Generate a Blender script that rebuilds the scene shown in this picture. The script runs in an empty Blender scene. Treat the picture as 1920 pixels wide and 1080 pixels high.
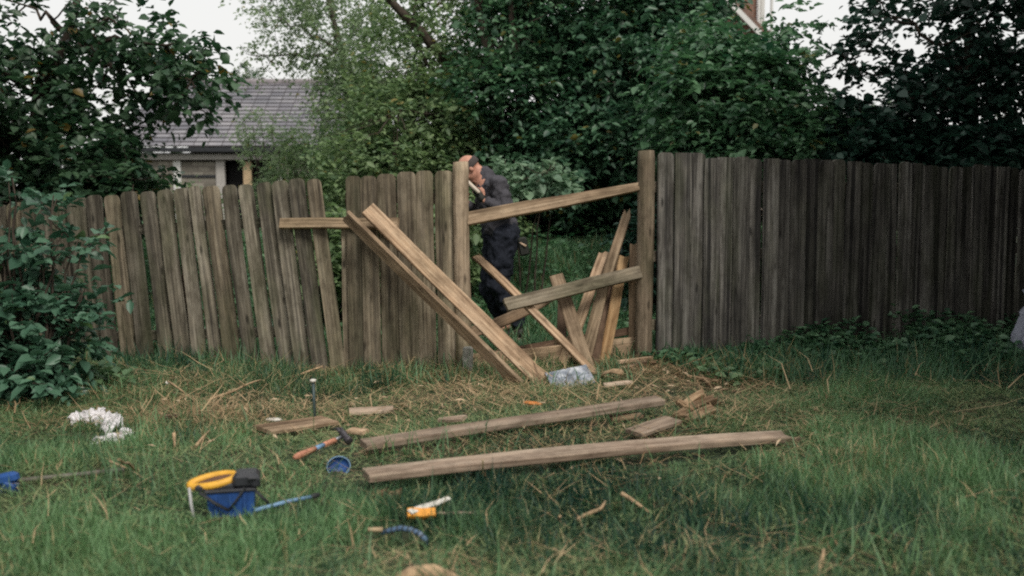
import bpy, bmesh, math, random
import numpy as np
from mathutils import Vector, Matrix, noise as mnoise
R = math.radians
random.seed(7)
rng = np.random.default_rng(11)
SC = bpy.context.scene
COL = SC.collection

# ------------------------------------------------------------------ camera, sky, sun, exposure
CAM_H, FPX, HORIZ = 1.30, 2027.0, 370.0
PITCH = math.atan((540 - HORIZ) / FPX)
cam = bpy.data.cameras.new("camera")
camo = bpy.data.objects.new("camera", cam)
COL.objects.link(camo)
camo.location = (0, 0, CAM_H)
camo.rotation_euler = (math.pi / 2 - PITCH, 0, 0)
cam.sensor_width = 36
cam.lens = FPX / 1920 * 36
cam.clip_end = 600
cam.dof.use_dof = True
cam.dof.focus_distance = 8.0
cam.dof.aperture_fstop = 1.8
SC.camera = camo

SUN_EL, SUN_AZ = R(50), R(152)      # azimuth measured from +Y clockwise: behind the camera, a little to its right
world = bpy.data.worlds.new("World")
SC.world = world
world.use_nodes = True
wn, wl = world.node_tree.nodes, world.node_tree.links
wn.clear()
sky = wn.new('ShaderNodeTexSky'); sky.sky_type = 'NISHITA'; sky.sun_disc = False
sky.sun_elevation = SUN_EL; sky.sun_rotation = SUN_AZ
sky.dust_density = 6; sky.air_density = 1.2
wmix = wn.new('ShaderNodeMixRGB'); wmix.inputs['Fac'].default_value = 0.9
wmix.inputs['Color2'].default_value = (5.85, 5.8, 5.65, 1)      # even cloud layer
wbg = wn.new('ShaderNodeBackground'); wbg.inputs['Strength'].default_value = 0.1
wo = wn.new('ShaderNodeOutputWorld')
wl.new(sky.outputs[0], wmix.inputs['Color1'])
wl.new(wmix.outputs[0], wbg.inputs['Color'])
wl.new(wbg.outputs[0], wo.inputs['Surface'])

sun = bpy.data.lights.new("sun", 'SUN')
sun.energy = 1.5; sun.angle = R(18); sun.color = (1.0, 0.95, 0.87)
suno = bpy.data.objects.new("sun", sun); COL.objects.link(suno)
sd = Vector((math.sin(SUN_AZ) * math.cos(SUN_EL), math.cos(SUN_AZ) * math.cos(SUN_EL), math.sin(SUN_EL)))
suno.rotation_euler = sd.to_track_quat('Z', 'Y').to_euler()

vs = SC.view_settings
vs.view_transform = 'Standard'; vs.look = 'None'; vs.exposure = 0.72; vs.gamma = 1.0; vs.use_curve_mapping = False
cy = SC.cycles
cy.max_bounces = 6; cy.diffuse_bounces = 3; cy.glossy_bounces = 2; cy.transmission_bounces = 3; cy.transparent_max_bounces = 4
cy.caustics_reflective = False; cy.caustics_refractive = False
cy.use_denoising = False
cy.filter_width = 2.1

# ------------------------------------------------------------------ placing helpers
def P(px, py, Y):
    """world point seen at photo pixel (px, py) at distance Y along the ground"""
    u, v = (px - 960) / FPX, (540 - py) / FPX
    cy_, sy_ = math.cos(PITCH), math.sin(PITCH)
    d = Vector((u, cy_ + v * sy_, v * cy_ - sy_))
    return Vector((0, 0, CAM_H)) + d * (Y / d.y)

def terr(x, y):
    x = np.asarray(x, float); y = np.asarray(y, float)
    h = (0.018 * np.sin(1.3 * x + 0.7 * y + 1) + 0.014 * np.sin(-0.9 * x + 2.1 * y + 2.2)
         + 0.008 * np.sin(4.1 * x + 1.3 * y) + 0.008 * np.sin(2.2 * x - 5.2 * y + .5) + 0.004 * np.sin(9 * x + 7 * y) + 0.004 * np.sin(-8 * x + 11 * y + 1))
    fade = np.clip(1.5 - np.abs(y - 6) / 14, 0, 1)
    bank = np.clip((y - 10.2) / 3.0, 0, 1); bank = bank * bank * (3 - 2 * bank) * .74 * np.clip((26 - y) / 6, 0, 1)
    return h * fade + bank

def G(px, py, up=0.0):
    z = 0.0
    for _ in range(4):
        u, v = (px - 960) / FPX, (540 - py) / FPX
        d = Vector((u, math.cos(PITCH) + v * math.sin(PITCH), v * math.cos(PITCH) - math.sin(PITCH)))
        t = (z + up - CAM_H) / d.z
        p = Vector((0, 0, CAM_H)) + d * t
        z = float(terr(p.x, p.y))
    return p

def wob(x, y, s, k=5, seed=0):
    r = np.random.default_rng(seed); out = 0
    for i in range(k):
        a = r.uniform(0, 6.28); f = s * r.uniform(.6, 1.8)
        out = out + np.sin(f * (np.cos(a) * x + np.sin(a) * y) + r.uniform(0, 6.28))
    return out / k ** .5 / 1.0

# ------------------------------------------------------------------ object helpers
def link(o): COL.objects.link(o); return o

def tag(o, label=None, cat=None, group=None, kind=None):
    if label: o['label'] = label
    if cat: o['category'] = cat
    if group: o['group'] = group
    if kind: o['kind'] = kind
    return o

def empty(name, loc, label, cat, group=None, kind=None):
    o = link(bpy.data.objects.new(name, None)); o.location = loc; o.empty_display_size = .1
    return tag(o, label, cat, group, kind)

def place(o, M, parent=None):
    if parent is not None:
        o.parent = parent
        p = parent; T = Matrix.Identity(4)
        T = WM[parent.name].inverted() if parent.name in WM else Matrix.Translation(-Vector(parent.location))
        o.matrix_basis = T @ M
    else:
        o.matrix_basis = M
    WM[o.name] = M.copy()
WM = {}

class MB:
    def __init__(s): s.v = []; s.f = []; s.n = 0; s.smooth = False
    def add(s, verts, faces):
        verts = [tuple(v) for v in verts]
        s.v += verts; s.f += [tuple(i + s.n for i in f) for f in faces]; s.n += len(verts)
    def box(s, c, size, rot=None, bev=0.0):
        x, y, z = [d / 2 for d in size]
        if bev > 0:
            b = bev; pts = []
            for sz in (-1, 1):
                for zz, ins in (((z - b) * sz, 0), (z * sz, b)) if sz > 0 else ((z * sz, b), ((z - b) * sz, 0)):
                    X, Y = x - ins, y - ins
                    pts.append([(-X + b, -Y, zz), (X - b, -Y, zz), (X, -Y + b, zz), (X, Y - b, zz), (X - b, Y, zz), (-X + b, Y, zz), (-X, Y - b, zz), (-X, -Y + b, zz)])
            v = [p for r in pts for p in r]; f = []
            for r in range(3):
                for k in range(8): f.append((r * 8 + k, r * 8 + (k + 1) % 8, r * 8 + 8 + (k + 1) % 8, r * 8 + 8 + k))
            f.append(tuple(range(7, -1, -1))); f.append(tuple(range(24, 32)))
        else:
            v = [(-x, -y, -z), (x, -y, -z), (x, y, -z), (-x, y, -z), (-x, -y, z), (x, -y, z), (x, y, z), (-x, y, z)]
            f = [(3, 2, 1, 0), (4, 5, 6, 7), (0, 1, 5, 4), (1, 2, 6, 5), (2, 3, 7, 6), (3, 0, 4, 7)]
        c = Vector(c)
        if rot is not None: v = [rot @ Vector(p) for p in v]
        s.add([Vector(p) + c for p in v], f)
    def tube(s, pts, rad, n=8, cap=True, flat=1.0):
        pts = [Vector(p) for p in pts]
        if not hasattr(rad, '__len__'): rad = [rad] * len(pts)
        vs_, fs = [], []
        a = None
        for i, p in enumerate(pts):
            t = (pts[min(i + 1, len(pts) - 1)] - pts[max(i - 1, 0)])
            if t.length < 1e-9: t = Vector((0, 0, 1))
            t.normalize()
            if a is None: a = t.orthogonal().normalized()
            a = (a - t * a.dot(t)).normalized(); b = t.cross(a)
            for k in range(n):
                an = 2 * math.pi * k / n
                vs_.append(p + (a * math.cos(an) + b * math.sin(an) * flat) * rad[i])
        for i in range(len(pts) - 1):
            for k in range(n):
                fs.append((i * n + k, i * n + (k + 1) % n, (i + 1) * n + (k + 1) % n, (i + 1) * n + k))
        if cap:
            fs.append(tuple(range(n - 1, -1, -1))); fs.append(tuple((len(pts) - 1) * n + k for k in range(n)))
        s.add(vs_, fs)
    def ell(s, c, r, rot=None, nu=16, nv=10):
        c = Vector(c); v = []; f = []
        for j in range(nv + 1):
            th = math.pi * j / nv
            for k in range(nu):
                ph = 2 * math.pi * k / nu
                p = Vector((r[0] * math.sin(th) * math.cos(ph), r[1] * math.sin(th) * math.sin(ph), r[2] * math.cos(th)))
                if rot is not None: p = rot @ p
                v.append(c + p)
        for j in range(nv):
            for k in range(nu):
                f.append((j * nu + k, (j + 1) * nu + k, (j + 1) * nu + (k + 1) % nu, j * nu + (k + 1) % nu))
        s.add(v, f)
    def build(s, name, mat, parent=None, loc=None, smooth=True):
        me = bpy.data.meshes.new(name)
        loc = Vector(loc) if loc is not None else (WM[parent.name].translation if parent is not None and parent.name in WM else (Vector(parent.location) if parent is not None else (Vector(s.v[0]) if s.v else Vector())))
        me.from_pydata([tuple(Vector(v) - loc) for v in s.v], [], s.f); me.update()
        if mat: me.materials.append(mat)
        if smooth: me.shade_smooth() if hasattr(me, 'shade_smooth') else None
        o = link(bpy.data.objects.new(name, me))
        place(o, Matrix.Translation(loc), parent)
        return o

def np_mesh(name, verts, faces_flat, loop_tot, mat, tint=None, smooth=False):
    """verts (N,3); faces_flat indices; loop_tot per-face vertex counts"""
    me = bpy.data.meshes.new(name)
    nv, nl, nf = len(verts), len(faces_flat), len(loop_tot)
    me.vertices.add(nv); me.loops.add(nl); me.polygons.add(nf)
    me.vertices.foreach_set('co', np.ascontiguousarray(verts, dtype=np.float32).ravel())
    me.loops.foreach_set('vertex_index', np.ascontiguousarray(faces_flat, dtype=np.int32))
    st = np.concatenate([[0], np.cumsum(loop_tot)[:-1]]).astype(np.int32)
    me.polygons.foreach_set('loop_start', st)
    if smooth: me.polygons.foreach_set('use_smooth', np.ones(nf, dtype=bool))
    me.update(calc_edges=True)
    if tint is not None:
        at = me.attributes.new('tint', 'FLOAT', 'POINT')
        at.data.foreach_set('value', np.ascontiguousarray(tint, dtype=np.float32))
    me.materials.append(mat)
    return me

# ------------------------------------------------------------------ materials
def newmat(name):
    m = bpy.data.materials.new(name); m.use_nodes = True
    nt = m.node_tree; nt.nodes.clear()
    out = nt.nodes.new('ShaderNodeOutputMaterial')
    return m, nt, out

def N(nt, t, **kw):
    n = nt.nodes.new(t)
    for k, v in kw.items():
        if k in n.inputs: n.inputs[k].default_value = v
        else: setattr(n, k, v)
    return n

def ramp(nt, stops):
    r = nt.nodes.new('ShaderNodeValToRGB'); e = r.color_ramp.elements
    while len(e) > len(stops): e.remove(e[-1])
    while len(e) < len(stops): e.new(0.5)
    for el, (p, c) in zip(e, stops):
        el.position = p; el.color = (*c, 1) if len(c) == 3 else c
    return r

def plain(name, col, rough=.6, metal=0.0, var=.15, scale=20, spec=.4):
    m, nt, out = newmat(name); L = nt.links
    b = N(nt, 'ShaderNodeBsdfPrincipled'); b.inputs['Roughness'].default_value = rough; b.inputs['Metallic'].default_value = metal
    b.inputs['Specular IOR Level'].default_value = spec
    tc = N(nt, 'ShaderNodeTexCoord'); no = N(nt, 'ShaderNodeTexNoise', Scale=scale, Detail=5.0)
    L.new(tc.outputs['Object'], no.inputs['Vector'])
    rp = ramp(nt, [(0.3, tuple(c * (1 - var) for c in col)), (0.7, tuple(min(1, c * (1 + var)) for c in col))])
    L.new(no.outputs['Fac'], rp.inputs[0]); L.new(rp.outputs[0], b.inputs['Base Color'])
    bp = N(nt, 'ShaderNodeBump', Strength=.25, Distance=.004); L.new(no.outputs['Fac'], bp.inputs['Height']); L.new(bp.outputs[0], b.inputs['Normal'])
    L.new(b.outputs[0], out.inputs[0]); return m

def wood(name, c_dark, c_mid, c_light, green=0.0, streak=0.0, knots=.6, rough=.85):
    """long axis is local Z"""
    m, nt, out = newmat(name); L = nt.links
    tc = N(nt, 'ShaderNodeTexCoord'); oi = N(nt, 'ShaderNodeObjectInfo')
    mul = N(nt, 'ShaderNodeVectorMath', operation='SCALE'); mul.inputs['Scale'].default_value = 37.0
    cmb = N(nt, 'ShaderNodeCombineXYZ')
    for i in range(3): L.new(oi.outputs['Random'], cmb.inputs[i])
    L.new(cmb.outputs[0], mul.inputs[0])
    add = N(nt, 'ShaderNodeVectorMath', operation='ADD'); L.new(tc.outputs['Object'], add.inputs[0]); L.new(mul.outputs[0], add.inputs[1])
    def mapped(s):
        mp = N(nt, 'ShaderNodeMapping'); mp.inputs['Scale'].default_value = s
        L.new(add.outputs[0], mp.inputs['Vector']); return mp
    # warp
    nw = N(nt, 'ShaderNodeTexNoise', Scale=3.0, Detail=2.0); L.new(mapped((1, 1, .6)).outputs[0], nw.inputs['Vector'])
    g1 = N(nt, 'ShaderNodeTexNoise', Scale=1.0, Detail=8.0, Roughness=.65, Distortion=.6); L.new(mapped((55, 55, 1.6)).outputs[0], g1.inputs['Vector'])
    g2 = N(nt, 'ShaderNodeTexNoise', Scale=1.0, Detail=4.0); L.new(mapped((9, 9, 1.1)).outputs[0], g2.inputs['Vector'])
    mixf = N(nt, 'ShaderNodeMath', operation='MULTIPLY_ADD'); mixf.inputs[1].default_value = .62
    L.new(g1.outputs['Fac'], mixf.inputs[0])
    m2 = N(nt, 'ShaderNodeMath', operation='MULTIPLY'); m2.inputs[1].default_value = .38
    L.new(g2.outputs['Fac'], m2.inputs[0]); L.new(m2.outputs[0], mixf.inputs[2])
    rp = ramp(nt, [(.38, c_dark), (.5, c_mid), (.61, c_light)]); L.new(mixf.outputs[0], rp.inputs[0])
    # knots
    vk = N(nt, 'ShaderNodeTexVoronoi', Scale=1.0); vk.inputs['Randomness'].default_value = 1.0
    L.new(mapped((11, 11, 3.2)).outputs[0], vk.inputs['Vector'])
    kr = ramp(nt, [(0.07, (1, 1, 1)), (.17, (0, 0, 0))]); L.new(vk.outputs['Distance'], kr.inputs[0])
    km = N(nt, 'ShaderNodeMath', operation='MULTIPLY'); km.inputs[1].default_value = knots; L.new(kr.outputs[0], km.inputs[0])
    mk = N(nt, 'ShaderNodeMixRGB'); mk.inputs['Color2'].default_value = (*[c * .35 for c in c_dark], 1)
    L.new(km.outputs[0], mk.inputs['Fac']); L.new(rp.outputs[0], mk.inputs['Color1'])
    cur = mk.outputs[0]
    if streak:
        ns = N(nt, 'ShaderNodeTexNoise', Scale=1.0, Detail=3.0); L.new(mapped((26, 26, .35)).outputs[0], ns.inputs['Vector'])
        sr = ramp(nt, [(.5, (0, 0, 0)), (.62, (streak,) * 3)]); L.new(ns.outputs['Fac'], sr.inputs[0])
        ms = N(nt, 'ShaderNodeMixRGB'); ms.inputs['Color2'].default_value = (.018, .017, .017, 1)
        L.new(sr.outputs[0], ms.inputs['Fac']); L.new(cur, ms.inputs['Color1']); cur = ms.outputs[0]
    if green:
        ng = N(nt, 'ShaderNodeTexNoise', Scale=1.0, Detail=5.0); L.new(mapped((5, 5, 1.6)).outputs[0], ng.inputs['Vector'])
        gr = ramp(nt, [(.46, (0, 0, 0)), (.68, (green,) * 3)]); L.new(ng.outputs['Fac'], gr.inputs[0])
        mg = N(nt, 'ShaderNodeMixRGB'); mg.inputs['Color2'].default_value = (.075, .085, .04, 1)
        L.new(gr.outputs[0], mg.inputs['Fac']); L.new(cur, mg.inputs['Color1']); cur = mg.outputs[0]
    nb_ = N(nt, 'ShaderNodeTexNoise', Scale=1.0, Detail=7.0, Roughness=.7); L.new(mapped((13, 13, 6)).outputs[0], nb_.inputs['Vector'])
    br_ = ramp(nt, [(.36, (.50, .48, .46)), (.52, (1, 1, 1)), (.68, (1.28, 1.24, 1.2))]); L.new(nb_.outputs['Fac'], br_.inputs[0])
    mb_ = N(nt, 'ShaderNodeMixRGB', blend_type='MULTIPLY'); mb_.inputs['Fac'].default_value = .75; L.new(cur, mb_.inputs['Color1']); L.new(br_.outputs[0], mb_.inputs['Color2']); cur = mb_.outputs[0]
    hv = N(nt, 'ShaderNodeHueSaturation')
    mr = N(nt, 'ShaderNodeMapRange'); mr.inputs['To Min'].default_value = .62; mr.inputs['To Max'].default_value = 1.30
    L.new(oi.outputs['Random'], mr.inputs['Value']); L.new(mr.outputs[0], hv.inputs['Value']); L.new(cur, hv.inputs['Color'])
    b = N(nt, 'ShaderNodeBsdfPrincipled'); b.inputs['Roughness'].default_value = rough; b.inputs['Specular IOR Level'].default_value = .25
    L.new(hv.outputs[0], b.inputs['Base Color'])
    bp = N(nt, 'ShaderNodeBump', Strength=.7, Distance=.004); L.new(g1.outputs['Fac'], bp.inputs['Height']); L.new(bp.outputs[0], b.inputs['Normal'])
    L.new(b.outputs[0], out.inputs[0]); return m

def leafmat(name, ca, cb, cc=None, trans=.35, rough=.45, spec=.5):
    m, nt, out = newmat(name); L = nt.links
    at = N(nt, 'ShaderNodeAttribute', attribute_name='tint')
    stops = [(0, ca), (.75, cb)] + ([(.97, cb), (1.0, cc)] if cc else [])
    rp = ramp(nt, stops); L.new(at.outputs['Fac'], rp.inputs[0])
    b = N(nt, 'ShaderNodeBsdfPrincipled'); b.inputs['Roughness'].default_value = rough; b.inputs['Specular IOR Level'].default_value = spec
    L.new(rp.outputs[0], b.inputs['Base Color'])
    t = N(nt, 'ShaderNodeBsdfTranslucent')
    hs = N(nt, 'ShaderNodeHueSaturation', Saturation=1.15, Value=1.3); L.new(rp.outputs[0], hs.inputs['Color']); L.new(hs.outputs[0], t.inputs['Color'])
    mx = N(nt, 'ShaderNodeMixShader'); mx.inputs[0].default_value = trans
    L.new(b.outputs[0], mx.inputs[1]); L.new(t.outputs[0], mx.inputs[2]); L.new(mx.outputs[0], out.inputs[0]); return m

def barkmat(name, a, b_):
    return plain(name, tuple((x + y) / 2 for x, y in zip(a, b_)), .9, 0, .45, 14, .2)

MW_left = wood('weathered_wood', (.050, .044, .034), (.155, .137, .105), (.275, .248, .20), green=.55, streak=.5, knots=.85)
MW_mid = wood('weathered_wood_brown', (.062, .050, .035), (.185, .153, .108), (.315, .268, .198), green=.4, streak=.35, knots=.85)
MW_right = wood('weathered_wood_grey', (.034, .032, .029), (.105, .098, .088), (.205, .195, .178), green=.3, streak=.9, knots=.8)
MW_post = wood('post_wood', (.12, .09, .06), (.26, .20, .14), (.39, .31, .225), green=.5, knots=.7)
MW_fresh = wood('split_wood', (.15, .095, .058), (.35, .24, .155), (.52, .385, .265), green=.2, knots=.6)
MW_tan = wood('board_wood_tan', (.11, .074, .046), (.26, .185, .12), (.40, .30, .205), green=.22, knots=.7)
MW_ground = wood('board_wood_pinkish', (.20, .14, .10), (.38, .29, .22), (.53, .43, .335), green=.05, knots=.4)
MW_grey = wood('rail_wood_grey', (.085, .07, .05), (.165, .138, .10), (.24, .205, .155), green=.3, knots=.6)
MW_dark = wood('dark_wood', (.045, .025, .016), (.10, .062, .040), (.16, .105, .07), knots=.5)  # dark reddish brown boards
MW_orange = wood('orange_wood', (.16, .09, .04), (.29, .19, .10), (.42, .29, .165), knots=.5)

# ------------------------------------------------------------------ board (loft with chamfer, warp and split ends)
def board(name, p0, p1, w, t, mat, parent=None, facing=(0, -1, 0), broken0=0., broken1=0., rtop=False, bend=0., twist=0., bendx=0., taper1=1., taper0=1., seed=None):
    r = random.Random(seed if seed is not None else hash((round(p0[0], 3), round(p0[2], 3), round(p1[0], 3))) & 0xffff)
    p0, p1 = Vector(p0), Vector(p1); Lg = (p1 - p0).length
    z = (p1 - p0).normalized(); f = Vector(facing); y = -(f - z * f.dot(z)).normalized(); x = y.cross(z)
    n = max(6, int(Lg / .07)); cols = 6
    zs = [Lg * i / n for i in range(n + 1)]
    if rtop: zs = [v for v in zs if v < Lg - .06] + [Lg - .05, Lg - .03, Lg - .014, Lg - .004, Lg]
    j0 = [r.uniform(0, 1) ** 1.5 * broken0 for _ in range(cols)]; j1 = [r.uniform(0, 1) ** 1.5 * broken1 for _ in range(cols)]
    e1 = [r.uniform(-1, 1) for _ in range(6)]
    vs_ = []
    for zi in zs:
        u = zi / Lg
        wf = 1 + .03 * math.sin(5 * u + e1[0] * 3) * e1[1]
        wf *= (1 + (taper1 - 1) * max(0, (u - .35) / .65)) * (1 + (taper0 - 1) * max(0, (.65 - u) / .65))
        if rtop and zi > Lg - .051:
            q = (zi - (Lg - .05)) / .05; wf *= .42 + .58 * math.sqrt(max(0, 1 - q ** 2.2))
        an = twist * (u - .5); oy = bend * 4 * u * (1 - u); ox = bendx * 4 * u * (1 - u) + .002 * math.sin(9 * u + e1[2] * 5)
        for side in (-1, 1):
            for k in range(cols):
                kk = k if side < 0 else cols - 1 - k
                s = (kk / (cols - 1) - .5) * 2
                th = t / 2 * (1 if 0 < kk < cols - 1 else .72)
                if 0 < kk < cols - 1: s = s * 1.55 if abs(s) > .5 else s
                s = max(-.985, min(.985, s)) if 0 < kk < cols - 1 else s
                X, Y = s * w / 2 * wf, side * th
                zz = zi
                if zi == zs[0]: zz = zi + j0[kk]
                if zi == zs[-1]: zz = zi - j1[kk]
                zz = min(max(zz, j0[kk] if zi < Lg / 2 else 0), Lg - (j1[kk] if zi > Lg / 2 else 0))
                ca, sa = math.cos(an), math.sin(an)
                vs_.append((X * ca - Y * sa + ox, X * sa + Y * ca + oy, zz))
    c2 = cols * 2; fs = []
    for i in range(len(zs) - 1):
        for k in range(c2): fs.append((i * c2 + k, i * c2 + (k + 1) % c2, (i + 1) * c2 + (k + 1) % c2, (i + 1) * c2 + k))
    b0 = (len(zs) - 1) * c2
    for k in range(cols - 1):
        a, b, c, d = k, k + 1, c2 - 2 - k, c2 - 1 - k
        fs.append((d, c, b, a)); fs.append((b0 + a, b0 + b, b0 + c, b0 + d))
    me = bpy.data.meshes.new(name); me.from_pydata(vs_, [], fs); me.update(); me.materials.append(mat)
    o = link(bpy.data.objects.new(name, me))
    M = Matrix((x, y, z)).transposed().to_4x4(); M.translation = p0
    place(o, M, parent); return o

# ------------------------------------------------------------------ ground
def soilmat():
    m, nt, out = newmat('soil'); L = nt.links
    tc = N(nt, 'ShaderNodeTexCoord')
    n1 = N(nt, 'ShaderNodeTexNoise', Scale=1.2, Detail=6.0); n2 = N(nt, 'ShaderNodeTexNoise', Scale=45.0, Detail=6.0)
    L.new(tc.outputs['Object'], n1.inputs['Vector']); L.new(tc.outputs['Object'], n2.inputs['Vector'])
    r1 = ramp(nt, [(.42, (.022, .045, .020)), (.66, (.075, .055, .032))]); L.new(n1.outputs['Fac'], r1.inputs[0])
    r2 = ramp(nt, [(.3, (.5, .5, .5)), (.75, (1.5, 1.45, 1.3))]); L.new(n2.outputs['Fac'], r2.inputs[0])
    mu = N(nt, 'ShaderNodeMixRGB', blend_type='MULTIPLY'); mu.inputs['Fac'].default_value = 1
    L.new(r1.outputs[0], mu.inputs['Color1']); L.new(r2.outputs[0], mu.inputs['Color2'])
    b = N(nt, 'ShaderNodeBsdfPrincipled'); b.inputs['Roughness'].default_value = .95; L.new(mu.outputs[0], b.inputs['Base Color'])
    bp = N(nt, 'ShaderNodeBump', Strength=1.0, Distance=.02); L.new(n2.outputs['Fac'], bp.inputs['Height']); L.new(bp.outputs[0], b.inputs['Normal'])
    L.new(b.outputs[0], out.inputs[0]); return m
xs = np.concatenate([np.linspace(-250, -12, 18), np.linspace(-11.5, 11.5, 150), np.linspace(12, 250, 18)])
ys = np.concatenate([np.linspace(-40, -1, 8), np.linspace(-.5, 20, 150), np.linspace(21, 400, 24)])
gx, gy = np.meshgrid(xs, ys); gz = terr(gx, gy)
nx, ny = len(xs), len(ys)
idx = np.arange(nx * ny).reshape(ny, nx)
q = np.stack([idx[:-1, :-1], idx[:-1, 1:], idx[1:, 1:], idx[1:, :-1]], -1).reshape(-1, 4)
me = np_mesh('ground', np.stack([gx, gy, gz], -1).reshape(-1, 3), q.ravel(), np.full(len(q), 4), soilmat(), smooth=True)
tag(link(bpy.data.objects.new('ground', me)), kind='structure')

# ------------------------------------------------------------------ fences
def lerp(a, b, t): return a + (b - a) * t
def fence_D_left(px):      # straight fence line on the ground from photo x 640 to x 0
    a, b = P(640, 600, 8.02), P(0, 600, 9.1); k = (px - 960) / FPX / math.cos(0) 
    k = P(px, 600, 1.0).x
    t = (k * a.y - a.x) / ((b.x - a.x) - k * (b.y - a.y)); return a.y + t * (b.y - a.y)
FB = G(640, 697)

left = empty('picket_fence', (-3, 8.6, 0), 'long weathered picket fence panel leaning to the left behind the bush', 'fence'); WM[left.name] = Matrix.Translation(left.location)
tops = [(-118, 396), (-80, 392), (-42, 388), (-4, 384), (30, 380), (56, 375), (84, 372), (112, 370), (143, 369), (176, 366), (209, 366), (241, 359), (276, 359), (308, 356), (338, 353), (364, 349),
        (394, 349), (429, 347), (459, 346), (495, 342), (524, 339), (555, 335), (587, 336)]
wd = [38] * 9 + [32, 30, 31, 31, 30, 28, 26, 33, 28, 30, 30, 31, 33, 28]
for i, ((tx, ty), w) in enumerate(zip(tops, wd)):
    D = fence_D_left(tx); dx = 26 + 26 * max(0, tx) / 590
    jit = random.uniform(-3, 3)
    bx = tx + dx + jit
    pt = P(tx, ty, D + .02)
    pb = P(bx, 680, fence_D_left(bx)); pb.z = float(terr(pb.x, pb.y)) - .04
    board('picket', pb, pt, (w - .8 - 1.6 * (i % 3 == 0)) / FPX * D * 1.0, .02, MW_left if i % 6 not in (4,) else MW_mid, left, facing=(.1, -1, 0), rtop=True,
          bend=random.uniform(-.008, .008), bendx=random.uniform(-.008, .008), twist=random.uniform(-.05, .05), seed=i + 100)
for (y0, y1) in ((440, 400), (625, 610)):
    a = P(-130, y0 + 15, fence_D_left(-130) + .06); b = P(605, y1 + 10, fence_D_left(605) + .055)
    board('rail', a, b, .08, .04, MW_left, left)
for px, ty in ((345, 372), (60, 392)):
    D = fence_D_left(px) + .13; a = P(px + 20, 660, D); a.z = -.1
    board('post', a, P(px, ty, D), .09, .09, MW_dark, left)

mid = empty('picket_fence', (-1.1, 8.0, 0), 'short upright picket fence section with a round post beside the gap', 'fence'); WM[mid.name] = Matrix.Translation(mid.location)
mp = [(662, 330, 669, 28, 8.03), (691, 330, 700, 31, 8.02), (724, 326, 735, 34, 8.035), (762, 322, 769, 35, 8.01), (795, 320, 803, 32, 8.025), (832, 320, 840, 34, 8.01)]
for i, (tx, ty, bx, w, D) in enumerate(mp):
    pt = P(tx, ty, D); pb = P(bx, 698, D - .02); pb.z = float(terr(pb.x, pb.y)) - .05
    board('picket', pb, pt, (w + 1) / FPX * D * 1.0, .021, MW_mid, mid, rtop=True, bend=random.uniform(-.006, .006), bendx=random.uniform(-.004, .004), seed=i + 300)
# lower half boards nailed beside
board('picket', (lambda v: Vector((v.x, v.y, -.04)))(P(655, 690, 8.06)), P(650, 410, 8.07), .085, .02, MW_mid, mid, seed=5)
board('rail', P(648, 560, 8.08), P(866, 560, 8.07), .08, .04, MW_dark, mid)
board('rail', P(648, 372, 8.08), P(866, 372, 8.07), .08, .04, MW_dark, mid)

def roundpost(name, pb, pt, r, mat, parent, seed=0):
    rr = random.Random(seed); mb = MB(); n = 20; Lg = (pt - pb).length; m_ = 24
    z = (pt - pb).normalized()
    vs_, fs = [], []
    for i in range(m_ + 1):
        u = i / m_
        for k in range(n):
            a = 2 * math.pi * k / n
            rad = r * (1 + .03 * math.sin(3 * a + seed + 2 * u) + .015 * math.sin(7 * u * 3 + a))
            if i == m_: rad *= .93
            vs_.append((rad * math.cos(a) + .006 * math.sin(5 * u + seed), rad * math.sin(a), u * Lg if i < m_ else Lg + .004 * math.cos(a + 1)))
    for i in range(m_):
        for k in range(n): fs.append((i * n + k, i * n + (k + 1) % n, (i + 1) * n + (k + 1) % n, (i + 1) * n + k))
    fs.append(tuple(m_ * n + k for k in range(n)))
    me = bpy.data.meshes.new(name); me.from_pydata(vs_, [], fs); me.update(); me.shade_smooth(); me.materials.append(mat)
    o = link(bpy.data.objects.new(name, me))
    y = (Vector((0, 1, 0)) - z * z.y).normalized(); x = y.cross(z)
    M = Matrix((x, y, z)).transposed().to_4x4(); M.translation = pb; place(o, M, parent); return o
pb = P(869, 700, 7.99); pb.z = -.1
roundpost('post', pb, P(864, 304, 7.99), .060, MW_post, mid, 1)
M_conc = plain('old_concrete', (.30, .30, .27), .9, 0, .4, 30)
mb = MB(); c = G(876, 702); mb.box((c.x + .005, c.y + .02, .08), (.075, .07, .26), bev=.01); mb.build('footing', M_conc, mid, smooth=False)

right = empty('picket_fence', (3, 9, 0), 'close boarded dark grey fence with a tall round post right of the gap', 'fence'); WM[right.name] = Matrix.Translation(right.location)
pb = P(1208, 690, 8.36); pb.z = -.1
roundpost('post', pb, P(1211, 283, 8.36), .066, MW_post, right, 4)
x0, D0, x1, D1 = 1248., 8.42, 2080., 10.15
A = P(x0, 500, D0); B = P(x1, 500, D1); Lf = math.hypot(B.x - A.x, B.y - A.y)
nb = int(Lf / .132)
dirv = Vector((B.x - A.x, B.y - A.y, 0)).normalized(); nrm = Vector((dirv.y, -dirv.x, 0))
for i in range(nb):
    s = i * Lf / nb
    base = Vector((A.x, A.y, 0)) + dirv * s
    ztop = lerp(1.645, 1.56, s / Lf) + random.uniform(-.012, .010) - (.03 if 2 < i < 30 else 0) * (0.6 + .4 * math.sin(i))
    off = .012 if i % 2 else -.012
    base += nrm * off; base.z = float(terr(base.x, base.y)) - .05
    lean = random.uniform(-.012, .012)
    top = Vector((base.x + lean, base.y + random.uniform(-.01, .01), ztop))
    board('picket', base, top, .142 + random.uniform(-.006, .012), .02, MW_right, right, facing=tuple(nrm), rtop=(i % 3 != 1),
          bend=random.uniform(-.006, .006), bendx=random.uniform(-.004, .004), twist=random.uniform(-.08, .08), seed=i + 500)
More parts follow.
